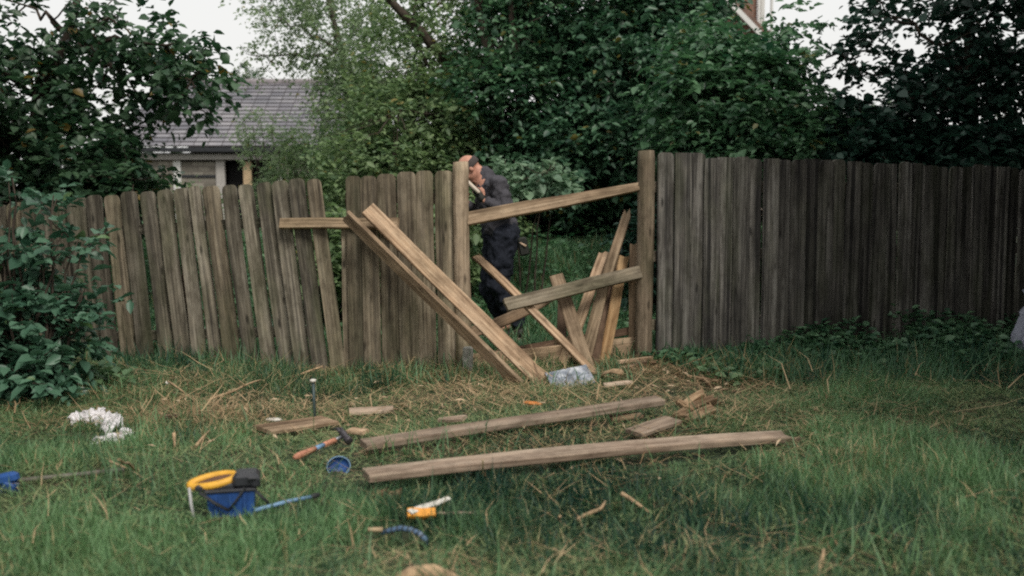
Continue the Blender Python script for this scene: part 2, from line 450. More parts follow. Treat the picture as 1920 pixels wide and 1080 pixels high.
for hz in (1.38, .84, .3):
    a = Vector((A.x, A.y, hz)) - dirv * .16 - nrm * .055; b = Vector((B.x, B.y, hz)) - nrm * .055
    board('rail', a, b, .085, .04, MW_grey, right, facing=tuple(nrm))
for s in (2.2, 4.2):
    c = Vector((A.x, A.y, -.1)) + dirv * s - nrm * .13
    board('post', c, c + Vector((0, 0, 1.5)), .1, .1, MW_dark, right, facing=tuple(nrm))

# ------------------------------------------------------------------ loose boards in and around the gap
def loose(name, a, b, w, t, mat, label, cat='board', **kw):
    o = board(name, a, b, w, t, mat, **kw); return tag(o, label, cat)
def on(px, py, up=0.0): return G(px, py, up)
loose('rail', P(526, 419, 8.115), P(747, 419, 7.955), .078, .045, MW_tan, 'horizontal rail nailed across the top of the leaning pickets and the upright ones', 'rail', facing=(0, -1, .35))
loose('loose_plank', on(976, 724, .01), P(648, 404, 7.86), .098, .034, MW_tan, 'darker of two long planks slanting down across the upright pickets, lower left one', 'plank', facing=(-.45, -.8, -.42), broken1=.03)
loose('loose_plank', on(1026, 724, .01), P(689, 392, 7.84), .115, .038, MW_fresh, 'paler wider plank slanting from the upright pickets down to the grey sheet', 'plank', facing=(.1, -1, .35), twist=.1)
loose('rail', P(874, 411, 7.99), P(1202, 350, 8.36), .10, .045, MW_tan, 'upper rail sloping across the gap from the short post up to the tall post', 'rail', facing=(0, -1, .30), taper1=.62, broken1=.05)
loose('rail', P(946, 573, 8.03), P(1200, 510, 8.33), .10, .05, MW_grey, 'grey rail sloping across the middle of the gap into the tall post', 'rail', facing=(0, -1, .28), broken0=.015)
loose('loose_plank', on(1116, 704, .01), P(889, 478, 8.36), .06, .035, MW_fresh, 'narrow pale batten slanting across the gap down to the curled bark scrap', 'batten', facing=(.3, -1, .5), broken1=.05, broken0=.04, bendx=.015)
loose('loose_plank', on(1104, 697, .0), P(1043, 516, 8.38), .108, .026, MW_tan, 'short board leaning upright behind the grey rail in the middle of the gap', 'board', facing=(.1, -1, .15))
loose('loose_plank', on(1094, 688, .0), P(1180, 390, 8.6), .09, .028, MW_tan, 'tallest narrow board leaning against the right post of the gap', 'board', broken1=.09, taper1=.75, facing=(-.35, -1, 0), bendx=-.02)
loose('loose_plank', on(1056, 684, .0), P(1134, 472, 8.62), .085, .03, MW_fresh, 'pale split board leaning right, leftmost of the leaning cluster', 'board', broken1=.05, facing=(-.5, -1, 0))
loose('loose_plank', on(1112, 690, .0), P(1152, 486, 8.68), .075, .03, MW_dark, 'dark split board standing between two paler leaning boards', 'board', broken1=.05)
loose('loose_plank', on(1131, 685, .0), P(1171, 474, 8.55), .085, .025, MW_orange, 'orange tinted board leaning under the right end of the grey rail', 'board', broken1=.06, facing=(.25, -1, 0))
loose('loose_plank', on(1184, 680, -.02), P(1187, 456, 8.44), .055, .03, MW_tan, 'thin upright batten standing right beside the tall round post', 'batten', broken1=.02)
loose('loose_plank', on(1053, 682, -.02), P(1054, 556, 8.66), .075, .03, MW_dark, 'dark reddish stub standing behind the short leaning board', 'board', broken1=.03)
loose('loose_plank', P(880, 624, 8.42), P(1040, 550, 8.5), .088, .03, MW_fresh, 'pale broken rail end crossing in front of the man\'s shoes', 'board', facing=(0, -1, .3), broken1=.08, bendx=.03)
loose('gravel_board', P(884, 683, 8.1), P(1204, 648, 8.44), .15, .03, MW_tan, 'low board on edge along the ground across the gap', 'board', facing=(0, -1, .08))
loose('gravel_board', P(884, 672, 8.18), P(1204, 616, 8.5), .06, .035, MW_dark, 'dark reddish rail lying just above the low board across the gap', 'rail', facing=(0, -1, .2), broken1=.04)
# ground planks, with slots kept free of grass
FOOT = []
for (ax_, ay_, bx_, by_, w_) in ((765, 965, 843, 950, .05), (705, 1010, 750, 1000, .05), (750, 1000, 800, 1020, .05), (395, 962, 480, 962, .06), (480, 968, 600, 938, .025), (552, 866, 650, 835, .035), (618, 892, 652, 892, .05), (130, 815, 240, 830, .05), (1030, 722, 1108, 706, .12)):
    a_, b_ = G(ax_, ay_), G(bx_, by_); FOOT.append(((a_.x, a_.y), (b_.x, b_.y), w_))
def gplank(name, a, b, w, t, mat, label, lift=(.02, .02), cat='plank', **kw):
    a2 = on(a[0], a[1], lift[0]); b2 = on(b[0], b[1], lift[1])
    FOOT.append(((a2.x, a2.y), (b2.x, b2.y), w * .5))
    o = board(name, a2, b2, w, t, mat, facing=(0, -.12, 1), **kw); return tag(o, label, cat)
gplank('ground_plank', (681, 834), (1238, 751), .10, .035, MW_ground, 'long straight plank lying on the grass, farther of the two', (.06, .10), twist=.04)
gplank('ground_plank', (686, 892), (1500, 817), .13, .035, MW_ground, 'long warped plank lying on the grass, nearer of the two, with a pointed far end', (.07, .03), bend=-.02, taper1=.72, broken1=.12, twist=.15)
gplank('board_offcut', (492, 806), (618, 788), .16, .022, MW_fresh, 'flat board offcut lying under the upright steel stake', (.05, .05))
gplank('board_offcut', (655, 772), (740, 767), .09, .02, MW_ground, 'small offcut lying behind the hammer, nearest the upright pickets', (.05, .045), broken1=.02)
gplank('board_offcut', (655, 807), (686, 810), .06, .02, MW_fresh, 'tiny block of wood lying just right of the hammer head', (.05, .05))
gplank('board_offcut', (822, 788), (871, 784), .08, .02, MW_ground, 'little wedge of wood lying behind the farther long plank', (.045, .06), taper0=.4)
gplank('board_offcut', (1143, 784), (1202, 778), .07, .02, MW_fresh, 'small offcut lying just under the far end of the farther plank', (.04, .05), broken0=.03)
gplank('board_offcut', (1188, 812), (1262, 787), .12, .022, MW_ground, 'short pale board lying between the two long planks at their far ends', (.04, .06))
gplank('wood_splinter', (1165, 690), (1230, 676), .035, .02, MW_fresh, 'pale curved splinter lying in front of the tall round post', (.05, .07), broken1=.03)
gplank('wood_splinter', (1132, 722), (1185, 716), .04, .02, MW_ground, 'pale splinter lying in front of the curled bark scrap', (.05, .05), broken1=.03)
gplank('wood_splinter', (1158, 679), (1222, 671), .03, .02, MW_fresh, 'thin pale splinter lying closest to the foot of the tall round post', (.10, .10), broken0=.03)

# ------------------------------------------------------------------ grass and straw
def blades(name, n_den, ymin, ymax, xf, hgt, wid, mat, label, cat, seed, flat=0.35, den_fn=None, keep_fn=None, hvar=.5, kind='stuff', curl=.5, zoff=0., tint_fn=None, lenfn=None):
    r = np.random.default_rng(seed)
    xw = xf(ymax); area = 2 * xw * (ymax - ymin); n = int(area * n_den)
    x = r.uniform(-xw, xw, n); y = r.uniform(ymin, ymax, n)
    keep = np.abs(x) < xf(y)
    if den_fn is not None: keep &= r.uniform(0, 1, n) < den_fn(x, y)
    for (a, b, hw) in FOOT:
        ax, ay = a; bx, by = b; dx, dy = bx - ax, by - ay; L2 = dx * dx + dy * dy
        t = np.clip(((x - ax) * dx + (y - ay) * dy) / L2, 0, 1)
        d = np.hypot(x - ax - t * dx, y - ay - t * dy)
        keep &= (d > hw * .95) | (r.uniform(0, 1, n) < .06)
    if keep_fn is not None: keep &= keep_fn(x, y)
    x, y = x[keep], y[keep]; n = len(x); z = terr(x, y) - .004 + zoff * r.uniform(0, 1, n)
    h = hgt * (1 + hvar * r.normal(0, .6, n)).clip(.3, 2.4)
    if lenfn is not None: h = h * lenfn(x, y)
    yaw = r.uniform(0, 2 * np.pi, n)
    lean = np.abs(r.normal(0, 1, n)) * flat + .1 if curl < .9 else r.uniform(1.2, 1.62, n)
    w = wid * r.uniform(.6, 1.4, n)
    c = np.stack([np.cos(yaw), np.sin(yaw), 0 * yaw], -1)
    side_yaw = yaw + r.normal(np.pi / 2, .5, n)
    s = np.stack([np.cos(side_yaw), np.sin(side_yaw), 0 * yaw], -1) * w[:, None] / 2
    base = np.stack([x, y, z], -1)
    def seg(f, l): return np.stack([c[:, 0] * np.sin(l), c[:, 1] * np.sin(l), np.cos(l)], -1) * (h * f)[:, None]
    l1 = np.clip(lean, 0, 1.6); l2 = np.clip(lean + curl * r.uniform(.2, 1.1, n), 0, 1.9)
    if curl >= .9:
        l2 = l1 + r.uniform(-.25, .3, n)
        s = np.cross(c, np.array([0, 0, 1.])) * w[:, None] / 2
        kink = r.normal(0, .35, n); 
        c2 = np.stack([np.cos(yaw + kink), np.sin(yaw + kink), 0 * yaw], -1)
    m1 = base + seg(.5, l1)
    if curl >= .9:
        tip = m1 + np.stack([c2[:, 0] * np.sin(l2), c2[:, 1] * np.sin(l2), np.cos(l2)], -1) * (h * .5)[:, None]
    else: tip = m1 + seg(.5, l2)
    V = np.stack([base - s, base + s, m1 + s * .85, m1 - s * .85, tip], 1).reshape(-1, 3)
    V[:, 2] = np.maximum(V[:, 2], np.repeat(z, 5) + .002) if curl < .9 else V[:, 2]
    k = np.arange(n) * 5
    F = np.stack([k, k + 1, k + 2, k + 3, k + 3, k + 2, k + 4], -1).ravel()
    T = np.tile([4, 3], n)
    tint = r.uniform(0, 1, n) * .6 + .4 * np.clip(.5 + .4 * wob(x, y, 1.7, seed=seed + 1), 0, 1)
    if tint_fn is not None: tint = tint_fn(x, y, tint, r)
    me = np_mesh(name, V, F, T, mat, np.repeat(tint, 5))
    return tag(link(bpy.data.objects.new(name, me)), label, cat, None, kind)

def scruff(x, y):   # 0..1 how trampled and dry the lawn is
    px = 960 + x / y * FPX; py = HORIZ + FPX * CAM_H / y
    a = np.exp(-((px - 950) / 520) ** 2 - ((py - 770) / 95) ** 2)
    b = np.exp(-((px - 330) / 190) ** 2 - ((py - 790) / 55) ** 2)
    c = np.exp(-((px - 1330) / 130) ** 2 - ((py - 730) / 60) ** 2)
    d = .6 * np.exp(-((px - 1620) / 120) ** 2 - ((py - 900) / 40) ** 2) + .5 * np.exp(-((px - 800) / 200) ** 2 - ((py - 1060) / 40) ** 2)
    e = .35 * np.exp(-((py - 700) / 14) ** 2) * (px > 380) * (px < 1250)
    return np.clip(a * .62 + .9 * b + .8 * c + d + e, 0, 1)
Mgrass = leafmat('grass_blades', (.007, .042, .026), (.152, .275, .125), (.38, .34, .18), trans=.3, rough=.5, spec=.35)
Mgrass2 = leafmat('grass_blades_shade', (.012, .058, .036), (.125, .245, .12), (.26, .22, .11), trans=.3, rough=.5, spec=.35)
Mstraw = leafmat('straw', (.20, .12, .06), (.46, .34, .20), (.60, .50, .34), trans=.1, rough=.7, spec=.3)
def tg(x, y, t, r):
    t = np.clip(t * 1.0 - .05 + .26 * wob(x, y, 2.3, seed=3) + .18 * wob(x, y, 9, seed=4), 0, .93)
    dry = r.uniform(0, 1, len(t)) < (.035 + .26 * scruff(x, y)); return np.where(dry, 1.0, t)
xw = lambda y: .5 * y + 1.1
blades('grass', 11000, 3.1, 5.2, xw, .072, .0046, Mgrass, 'rough mown green grass nearest the camera', 'grass', 21, flat=.95,
       den_fn=lambda x, y: np.clip(.72 + .35 * wob(x, y, 2.6, seed=9) - .45 * scruff(x, y), .12, 1), lenfn=lambda x, y: (1 + .55 * wob(x, y, 2.2, seed=5).clip(-1, 1.5) + .3 * wob(x, y, 8, seed=6)).clip(.25, 3), tint_fn=tg)
blades('grass', 8500, 5.2, 8.3, xw, .062, .0055, Mgrass, 'trampled green grass between the tools and the fence', 'grass', 22, flat=1.0,
       den_fn=lambda x, y: np.clip(.75 + .35 * wob(x, y, 2.6, seed=9) - .55 * scruff(x, y), .12, 1), lenfn=lambda x, y: (1 + .55 * wob(x, y, 2.2, seed=5).clip(-1, 1.5) + .3 * wob(x, y, 8, seed=6)).clip(.25, 3), tint_fn=tg)
gapx = lambda y: .34 * y + .9
blades('grass', 2300, 8.3, 14.5, gapx, .13, .010, Mgrass2, 'longer green grass behind the broken fence', 'grass', 23, flat=.7, keep_fn=lambda x, y: ~((np.abs(x + .03) < .32) & (y > 8.7) & (y < 10.15)) | (np.sin(x * 900 + y * 700) > .8),
       lenfn=lambda x, y: 1 + .4 * wob(x, y, 2.2, seed=5).clip(-1, 1.5), tint_fn=lambda x, y, t, r: np.where(r.uniform(0, 1, len(t)) < .06, 1, np.clip(t * .93 + .1, 0, .93)))
Mthatch = leafmat('grass_thatch', (.06, .11, .04), (.25, .31, .14), (.44, .38, .22), trans=.25, rough=.6, spec=.35)
blades('fallen_grass', 3600, 3.1, 8.3, xw, .07, .0042, Mthatch, 'short cut blades lying flat and tangled on top of the lawn', 'grass', 26, curl=1.0, zoff=.045,
       den_fn=lambda x, y: np.clip(.55 + .4 * wob(x, y, 3.1, seed=29), .05, 1))
# taller tufts along the fence foot
def near_fence(x, y):
    px = 960 + x / y * FPX
    yf = np.where(px < 640, 8.02 + (640 - px) / 640 * 1.08, np.where(px > 1240, 8.4 + (px - 1240) / 830 * 1.7, 8.0))
    return (np.abs(y - (yf - .32)) < .36)
blades('tall_grass', 1500, 7.2, 9.8, xw, .17, .007, Mgrass2, 'taller unmown grass growing along the foot of the fence', 'grass', 24, flat=.65, keep_fn=near_fence,
       den_fn=lambda x, y: np.clip(.5 + .6 * wob(x, y, 3.5, seed=19), .02, 1) * np.where(np.abs(x - .3) < 1.0, .35, 1), tint_fn=tg)
blades('straw', 2300, 3.4, 8.4, xw, .15, .0042, Mstraw, 'dry cut stalks strewn over the trampled middle of the lawn', 'straw', 31, curl=1.0, zoff=.06,
       den_fn=lambda x, y: np.clip(.03 + .07 * (wob(x, y, 2.2, seed=71) > .6) + .78 * scruff(x, y) * (.6 + .5 * wob(x, y, 4, seed=77)), 0, 1))
blades('stalks', 55, 5.8, 8.2, xw, .42, .007, Mstraw, 'longer dry stems lying across the grass by the fence', 'straw', 33, curl=1.0, zoff=.1,
       den_fn=lambda x, y: np.clip(.12 + .6 * scruff(x, y), 0, 1))
blades('tuft_blades', 700, 3.2, 6.2, xw, .17, .0055, Mgrass, 'longer arching blades standing out of the lawn in patches', 'grass', 35, flat=.7,
       den_fn=lambda x, y: (wob(x, y, 3.2, seed=41) > .75) * .9 + .03, tint_fn=lambda x, y, t, r: np.clip(t, 0, .9))

PX0, PY0 = P(940, 600, 9.85).x, 9.85
# ------------------------------------------------------------------ leaves, trees, shrubs
def chips():
    r = np.random.default_rng(63); n = 9000; x = r.uniform(-4, 4, n); y = r.uniform(4.5, 8.2, n)
    k = r.uniform(0, 1, n) < .004 + .24 * scruff(x, y) ** 2; x, y = x[k], y[k]; n = len(x)
    a = r.uniform(0, 6.28, n); ax = np.stack([np.cos(a), np.sin(a), r.normal(0, .2, n)], -1); nr = np.array([0, -.2, 1.]) + r.normal(0, .35, (n, 3))
    ln = .05 * np.exp(r.normal(0, .5, n)).clip(.3, 2); pos = np.stack([x, y, terr(x, y) + r.uniform(.015, .06, n)], -1)
    me = leaf_mesh('wood_chips', pos, ax, nr, ln, ln * r.uniform(.12, .32, n), leafmat('wood_chip', (.28, .19, .12), (.55, .42, .29), trans=.02, rough=.9, spec=.2), r.uniform(0, 1, n), 'kite')
    tag(link(bpy.data.objects.new('wood_chips', me)), 'small splinters and chips of broken fence strewn on the grass', 'splinters', None, 'stuff')
def leaf_mesh(name, pos, ax, nrm, ln, wd_, mat, tint, shape='leaf'):
    """one folded leaf per row"""
    n = len(pos)
    ax = ax / np.linalg.norm(ax, axis=1, keepdims=True)
    s = np.cross(nrm, ax); s /= np.linalg.norm(s, axis=1, keepdims=True) + 1e-9
    up = np.cross(ax, s)
    l = ln[:, None]; w = wd_[:, None] / 2
    if shape == 'leaf':
        b = pos; a1 = pos + ax * l * .28 + s * w * .85 + up * w * .30; a2 = pos + ax * l * .28 - s * w * .85 + up * w * .30
        c1 = pos + ax * l * .62 + s * w * .80 + up * w * .2; c2 = pos + ax * l * .62 - s * w * .80 + up * w * .2
        tip = pos + ax * l - up * l * .12; md = pos + ax * l * .5
        V = np.stack([b, a1, c1, tip, c2, a2], 1).reshape(-1, 3); k = np.arange(n) * 6
        F = np.stack([k, k + 1, k + 2, k + 3, k, k + 3, k + 4, k + 5], -1).ravel(); T = np.tile([4, 4], n); m = 6
    else:
        b = pos; a1 = pos + ax * l * .45 + s * w + up * w * .35; a2 = pos + ax * l * .45 - s * w + up * w * .35; tip = pos + ax * l - up * l * .1
        V = np.stack([b, a1, tip, a2], 1).reshape(-1, 3); k = np.arange(n) * 4
        F = np.stack([k, k + 1, k + 2, k, k + 2, k + 3], -1).ravel(); T = np.tile([3, 3], n); m = 4
    return np_mesh(name, V, F, T, mat, np.repeat(tint, m))

def rand_dirs(r, n):
    v = r.normal(0, 1, (n, 3)); return v / np.linalg.norm(v, axis=1, keepdims=True)

def crown_leaves(r, blobs, tw_len, nl, lsize, lratio=.55, shell=.6, droop=.15, hollow=0.0, spread=.06, gap=0.0):
    """blobs: (center Vector, (rx,ry,rz), n_twigs) -> arrays; twigs point outward, leaves alternate along them"""
    TP, TD = [], []
    for bi, (c, rad, nt) in enumerate(blobs):
        c = np.array(c); rad = np.array(rad)
        d = rand_dirs(r, nt); u = r.uniform(0, 1, nt) ** (1 / 3); u = shell * (u ** .35) + (1 - shell) * u
        bump = 1 + .22 * wob(d[:, 0] * 3 + bi, d[:, 2] * 3 + d[:, 1] * 2, 1.5, seed=bi + 3)
        p = c + d * rad * (u * bump)[:, None]
        if gap: 
            g = wob(p[:, 0] * 1.0 + p[:, 1] * .7, p[:, 2] * 1.1 + p[:, 1] * .4, 5.0, seed=bi + 50) > -gap
            p, d = p[g], d[g]
        dd = d * .8 + rand_dirs(r, len(p)) * .7; dd[:, 2] -= droop
        TP.append(p); TD.append(dd / np.linalg.norm(dd, axis=1, keepdims=True))
    TP = np.concatenate(TP); TD = np.concatenate(TD); nt = len(TP)
    TL = tw_len * r.uniform(.6, 1.3, nt)
    t = (np.arange(nl) + .5) / nl
    pos = TP[:, None, :] + TD[:, None, :] * (t[None, :, None] * TL[:, None, None])
    pos[:, :, 2] -= (t[None, :] ** 2) * TL[:, None] * .25
    sd = np.cross(TD, np.array([0, 0, 1.])); sd /= np.linalg.norm(sd, axis=1, keepdims=True) + 1e-9
    sign = np.where(np.arange(nl) % 2 == 0, 1, -1)
    ax = TD[:, None, :] * .55 + sd[:, None, :] * sign[None, :, None] * .9 + r.normal(0, .3, (nt, nl, 3)); ax[:, :, 2] -= .25
    nr = np.array([0, 0, 1.]) + r.normal(0, .42, (nt, nl, 3))
    pos = pos + r.normal(0, spread, (nt, nl, 3)) * .5
    ln = lsize * np.exp(r.normal(-.04, .30, (nt, nl))).clip(.45, 1.7)
    tint = np.clip(r.uniform(.0, .8, (nt, 1)) * .6 + r.uniform(0, .45, (nt, nl)) , 0, .96)
    tint = np.where(r.uniform(0, 1, (nt, nl)) < .018, 1.0, tint)
    m = nt * nl
    return TP, TD, TL, pos.reshape(m, 3), ax.reshape(m, 3), nr.reshape(m, 3), ln.ravel(), (ln * lratio * r.uniform(.8, 1.2, ln.shape)).ravel(), tint.ravel()

def curve_pts(a, b, sag, n=7, r=None, wig=.03):
    a, b = Vector(a), Vector(b); out = []
    for i in range(n + 1):
        t = i / n; p = a.lerp(b, t); p.z += sag * 4 * t * (1 - t)
        if r is not None and 0 < i < n: p += Vector((r.normal(0, wig), r.normal(0, wig), r.normal(0, wig)))
        out.append(p)
    return out

def pblob(px, py, D, rx, ry, dy, n):
    c = P(px, py, D); return (c, (rx / FPX * D, dy, ry / FPX * D), n)

def tree(name, label, cat, base, blobs, trunk, bark, leafm, tw=.3, nl=9, ls=.08, lr=.55, seed=1, limbs=(), shell=.6, nsec=60, shape='leaf', group=None, gap=0., droop=.15, stem_name='trunk', crown_name='crown', tr=.05, spread=.06, nstem=0):
    r = np.random.default_rng(seed)
    base = Vector(base); e = empty(name, base, label, cat, group); WM[e.name] = Matrix.Translation(base)
    TP, TD, TL, pos, ax, nr, ln, wd_, tint = crown_leaves(r, blobs, tw, nl, ls, lr, shell, droop, gap=gap, spread=spread)
    ok = pos[:, 2] > .02
    pos, ax, nr, ln, wd_, tint = pos[ok], ax[ok], nr[ok], ln[ok], wd_[ok], tint[ok]
    me = leaf_mesh(crown_name, pos - np.array(base), ax, nr, ln, wd_, leafm, tint, shape)
    o = link(bpy.data.objects.new(crown_name, me)); place(o, Matrix.Translation(base), e)
    mb = MB(); nodes = []
    def limb(pts, r0, r1, n=7):
        k = len(pts); mb.tube(pts, [lerp(r0, r1, (i / (k - 1)) ** .8) for i in range(k)], n)
        nodes.extend(pts)
    if trunk:
        limb(trunk, tr, tr * .35, 9)
        for c, rad, nt in blobs:      # limb into each clump
            j = min(trunk, key=lambda p: (p - (Vector(c) - Vector((0, 0, rad[2] * .6)))).length)
            limb(curve_pts(j, Vector(c) + Vector((0, 0, rad[2] * .3)), -.05 * (Vector(c) - j).length, 7, r, .04), tr * .45, tr * .12)
    for L_ in limbs: limb(*L_)
    for i in range(nstem):
        c, rad, nt = blobs[i % len(blobs)]
        d = rand_dirs(r, 1)[0]; tgt = Vector(c) + Vector((d[0] * rad[0] * .8, d[1] * rad[1] * .8, abs(d[2]) * rad[2] * .9))
        b0 = Vector((base.x + (tgt.x - base.x) * .35 + r.normal(0, .08), base.y + r.normal(0, .08), -.03))
        limb(curve_pts(b0, tgt, .1, 7, r, .015), tr * .3, tr * .08, 5)
    if nodes and nsec:
        npn = np.array([tuple(p) for p in nodes])
        for i in r.choice(len(TP), min(nsec, len(TP)), replace=False):
            p = TP[i]; d2 = ((npn - p) ** 2).sum(1) + 3 * np.maximum(0, npn[:, 2] - p[2]) ** 2; j = d2.argmin()
            if d2[j] > 2.2 ** 2 * 4: continue
            endp = Vector(p + TD[i] * TL[i])
            mb.tube(curve_pts(npn[j], endp, -.03, 5, r, .015), [tr * .12, tr * .11, tr * .1, tr * .08, tr * .06, tr * .03], 4, cap=False)
    if mb.v: mb.build(stem_name, bark, e)
    return e

Bk_dark = barkmat('bark_dark', (.035, .028, .022), (.07, .055, .042))
Bk_grey = barkmat('bark_grey', (.09, .08, .065), (.14, .125, .10))
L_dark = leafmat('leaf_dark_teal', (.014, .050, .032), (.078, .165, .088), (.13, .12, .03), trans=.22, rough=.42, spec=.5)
L_left = leafmat('leaf_left', (.016, .050, .030), (.07, .135, .068), (.18, .13, .04), trans=.3, rough=.45, spec=.45)
L_haze = leafmat('leaf_hazed', (.12, .185, .11), (.27, .355, .20), (.26, .24, .09), trans=.4, rough=.55, spec=.3)  # lightened: the haze over the farther trees is put into the leaf colour
L_mid = leafmat('leaf_mid_hazed', (.065, .125, .065), (.215, .30, .14), (.24, .21, .07), trans=.38, rough=.5, spec=.35)  # brightened too, so mid-distance haze sits in the leaf colour
L_bush = leafmat('leaf_bush', (.026, .082, .052), (.105, .21, .135), (.12, .2, .09), trans=.25, rough=.42, spec=.5)
L_right = leafmat('leaf_right', (.020, .066, .038), (.105, .21, .105), (.16, .16, .06), trans=.3, rough=.42, spec=.5)
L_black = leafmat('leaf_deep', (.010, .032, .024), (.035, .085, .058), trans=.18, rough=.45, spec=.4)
L_pale = leafmat('leaf_variegated', (.07, .14, .09), (.22, .33, .21), (.45, .5, .36), trans=.3, rough=.5, spec=.4)
L_far = leafmat('leaf_far', (.05, .085, .055), (.10, .145, .085), trans=.2, rough=.6, spec=.2)

def tp(*a): return [P(*q) for q in a]
# tree over the left end of the fence
tree('broadleaf_tree', 'dark broad leaved tree overhanging the left end of the fence', 'tree', (-4.9, 10.9, 0),
     [pblob(40, 320, 10.8, 160, 110, .8, 520), pblob(165, 305, 10.6, 100, 78, .7, 330), pblob(50, 190, 10.9, 170, 80, .8, 340), pblob(235, 150, 10.7, 85, 40, .5, 75),
      pblob(360, 160, 10.5, 62, 34, .5, 62), pblob(240, 60, 10.9, 100, 65, .6, 85), pblob(50, 40, 11, 150, 95, .8, 190), pblob(330, 95, 10.8, 62, 45, .5, 75), pblob(130, 390, 10.5, 130, 60, .7, 330), pblob(-150, 150, 11, 150, 260, 1., 500),
      pblob(238, 345, 10.3, 45, 38, .5, 85)],
     tp((35, 700, 11), (45, 400, 11), (70, 200, 11), (130, 60, 11), (160, -60, 11)), Bk_dark, L_left, tw=.3, nl=8, ls=.092, lr=.75, seed=3, nsec=150, shell=.4, gap=.5, tr=.09)
# pale feathery tree left of centre
tree('birch_tree', 'pale feathery tree rising behind the slate roofed outbuilding\'s right end', 'tree', P(660, 560, 17).xy.to_3d(),
     [pblob(620, 60, 17, 70, 80, 1.0, 330), pblob(530, 55, 17, 45, 60, .7, 85), pblob(640, -40, 17, 110, 70, 1.2, 380), pblob(655, 190, 16.5, 60, 75, 1.0, 430), pblob(690, 130, 17, 75, 90, 1.2, 420),
      pblob(700, 300, 16, 75, 60, 1.0, 620), pblob(500, 0, 17, 50, 40, .6, 80), pblob(480, 110, 17, 22, 16, .3, 10)],
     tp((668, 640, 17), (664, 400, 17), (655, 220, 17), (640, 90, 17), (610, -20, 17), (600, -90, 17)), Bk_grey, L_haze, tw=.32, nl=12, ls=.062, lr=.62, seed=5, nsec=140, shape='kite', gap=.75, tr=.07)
# middle trees
tree('leaning_tree', 'mid green tree with a dark trunk slanting up to the left behind the man', 'tree', P(940, 560, 15).xy.to_3d(),
     [pblob(765, 120, 15, 75, 80, 1.0, 300), pblob(845, 60, 15.5, 85, 95, 1.0, 330), pblob(780, 240, 14.6, 120, 90, 1.2, 1100), pblob(700, 320, 14, 95, 62, 1., 700), pblob(880, 230, 15, 90, 110, 1.2, 800), pblob(850, 330, 14.4, 110, 70, 1., 800), pblob(910, -20, 15.5, 110, 60, 1, 380), pblob(740, -10, 15, 50, 40, .8, 75)],
     None, Bk_dark, L_mid, tw=.3, nl=10, ls=.072, lr=.62, seed=6, nsec=100, gap=.75, tr=.08,
     limbs=[(tp((935, 640, 15), (900, 380, 15), (872, 190, 15), (845, 130, 14.6), (790, 60, 14.4), (735, 5, 14.3), (690, -60, 14.3)), .11, .045),
            (tp((872, 190, 15), (800, 118, 14.8), (770, 60, 14.8), (780, 0, 14.8)), .035, .015),
            (tp((910, 420, 15), (880, 216, 14.2), (800, 214, 13.8), (750, 205, 13.6)), .03, .012)])
tree('slim_tree', 'slim dark stemmed tree between the slanting trunk and the big dark tree', 'tree', P(930, 560, 14.2).xy.to_3d(),
     [pblob(930, 60, 14.3, 70, 80, .8, 210), pblob(1000, 20, 14.3, 70, 80, .9, 250), pblob(940, 180, 14, 80, 70, .9, 420)],
     tp((950, 620, 14.2), (935, 300, 14.2), (918, 120, 14), (896, 10, 14), (880, -90, 14)), Bk_dark, L_right, tw=.3, nl=9, ls=.08, lr=.65, seed=8, nsec=60, gap=.5, tr=.085,
     limbs=[(tp((960, 500, 14), (975, 200, 14), (962, 60, 13.8), (950, -60, 13.8)), .07, .03)])
# big dark tree behind the gap
tree('hazel_tree', 'large dense dark green tree filling the space behind the gap in the fence', 'tree', P(1130, 520, 14.8).xy.to_3d(),
     [pblob(1060, 200, 14.4, 140, 130, 1.0, 1100), pblob(1200, 140, 14.2, 150, 150, 1.0, 1300), pblob(1020, 310, 14.0, 120, 65, .8, 620), pblob(1140, 300, 13.7, 130, 90, .9, 900), pblob(1270, 230, 14.4, 95, 120, .9, 700),
      pblob(1100, 20, 14.8, 180, 100, 1.1, 1000), pblob(1280, 30, 14.8, 70, 90, 1, 430), pblob(1100, 375, 14.7, 150, 42, .7, 500), pblob(1210, 360, 14.6, 70, 75, .7, 380)],
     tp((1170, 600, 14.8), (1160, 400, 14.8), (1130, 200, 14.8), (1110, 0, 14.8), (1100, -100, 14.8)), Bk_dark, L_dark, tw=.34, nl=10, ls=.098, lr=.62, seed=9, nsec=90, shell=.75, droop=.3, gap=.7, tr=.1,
     limbs=[(tp((1075, 620, 14.0), (1085, 460, 13.8), (1120, 330, 13.7), (1160, 260, 13.6)), .02, .01)])
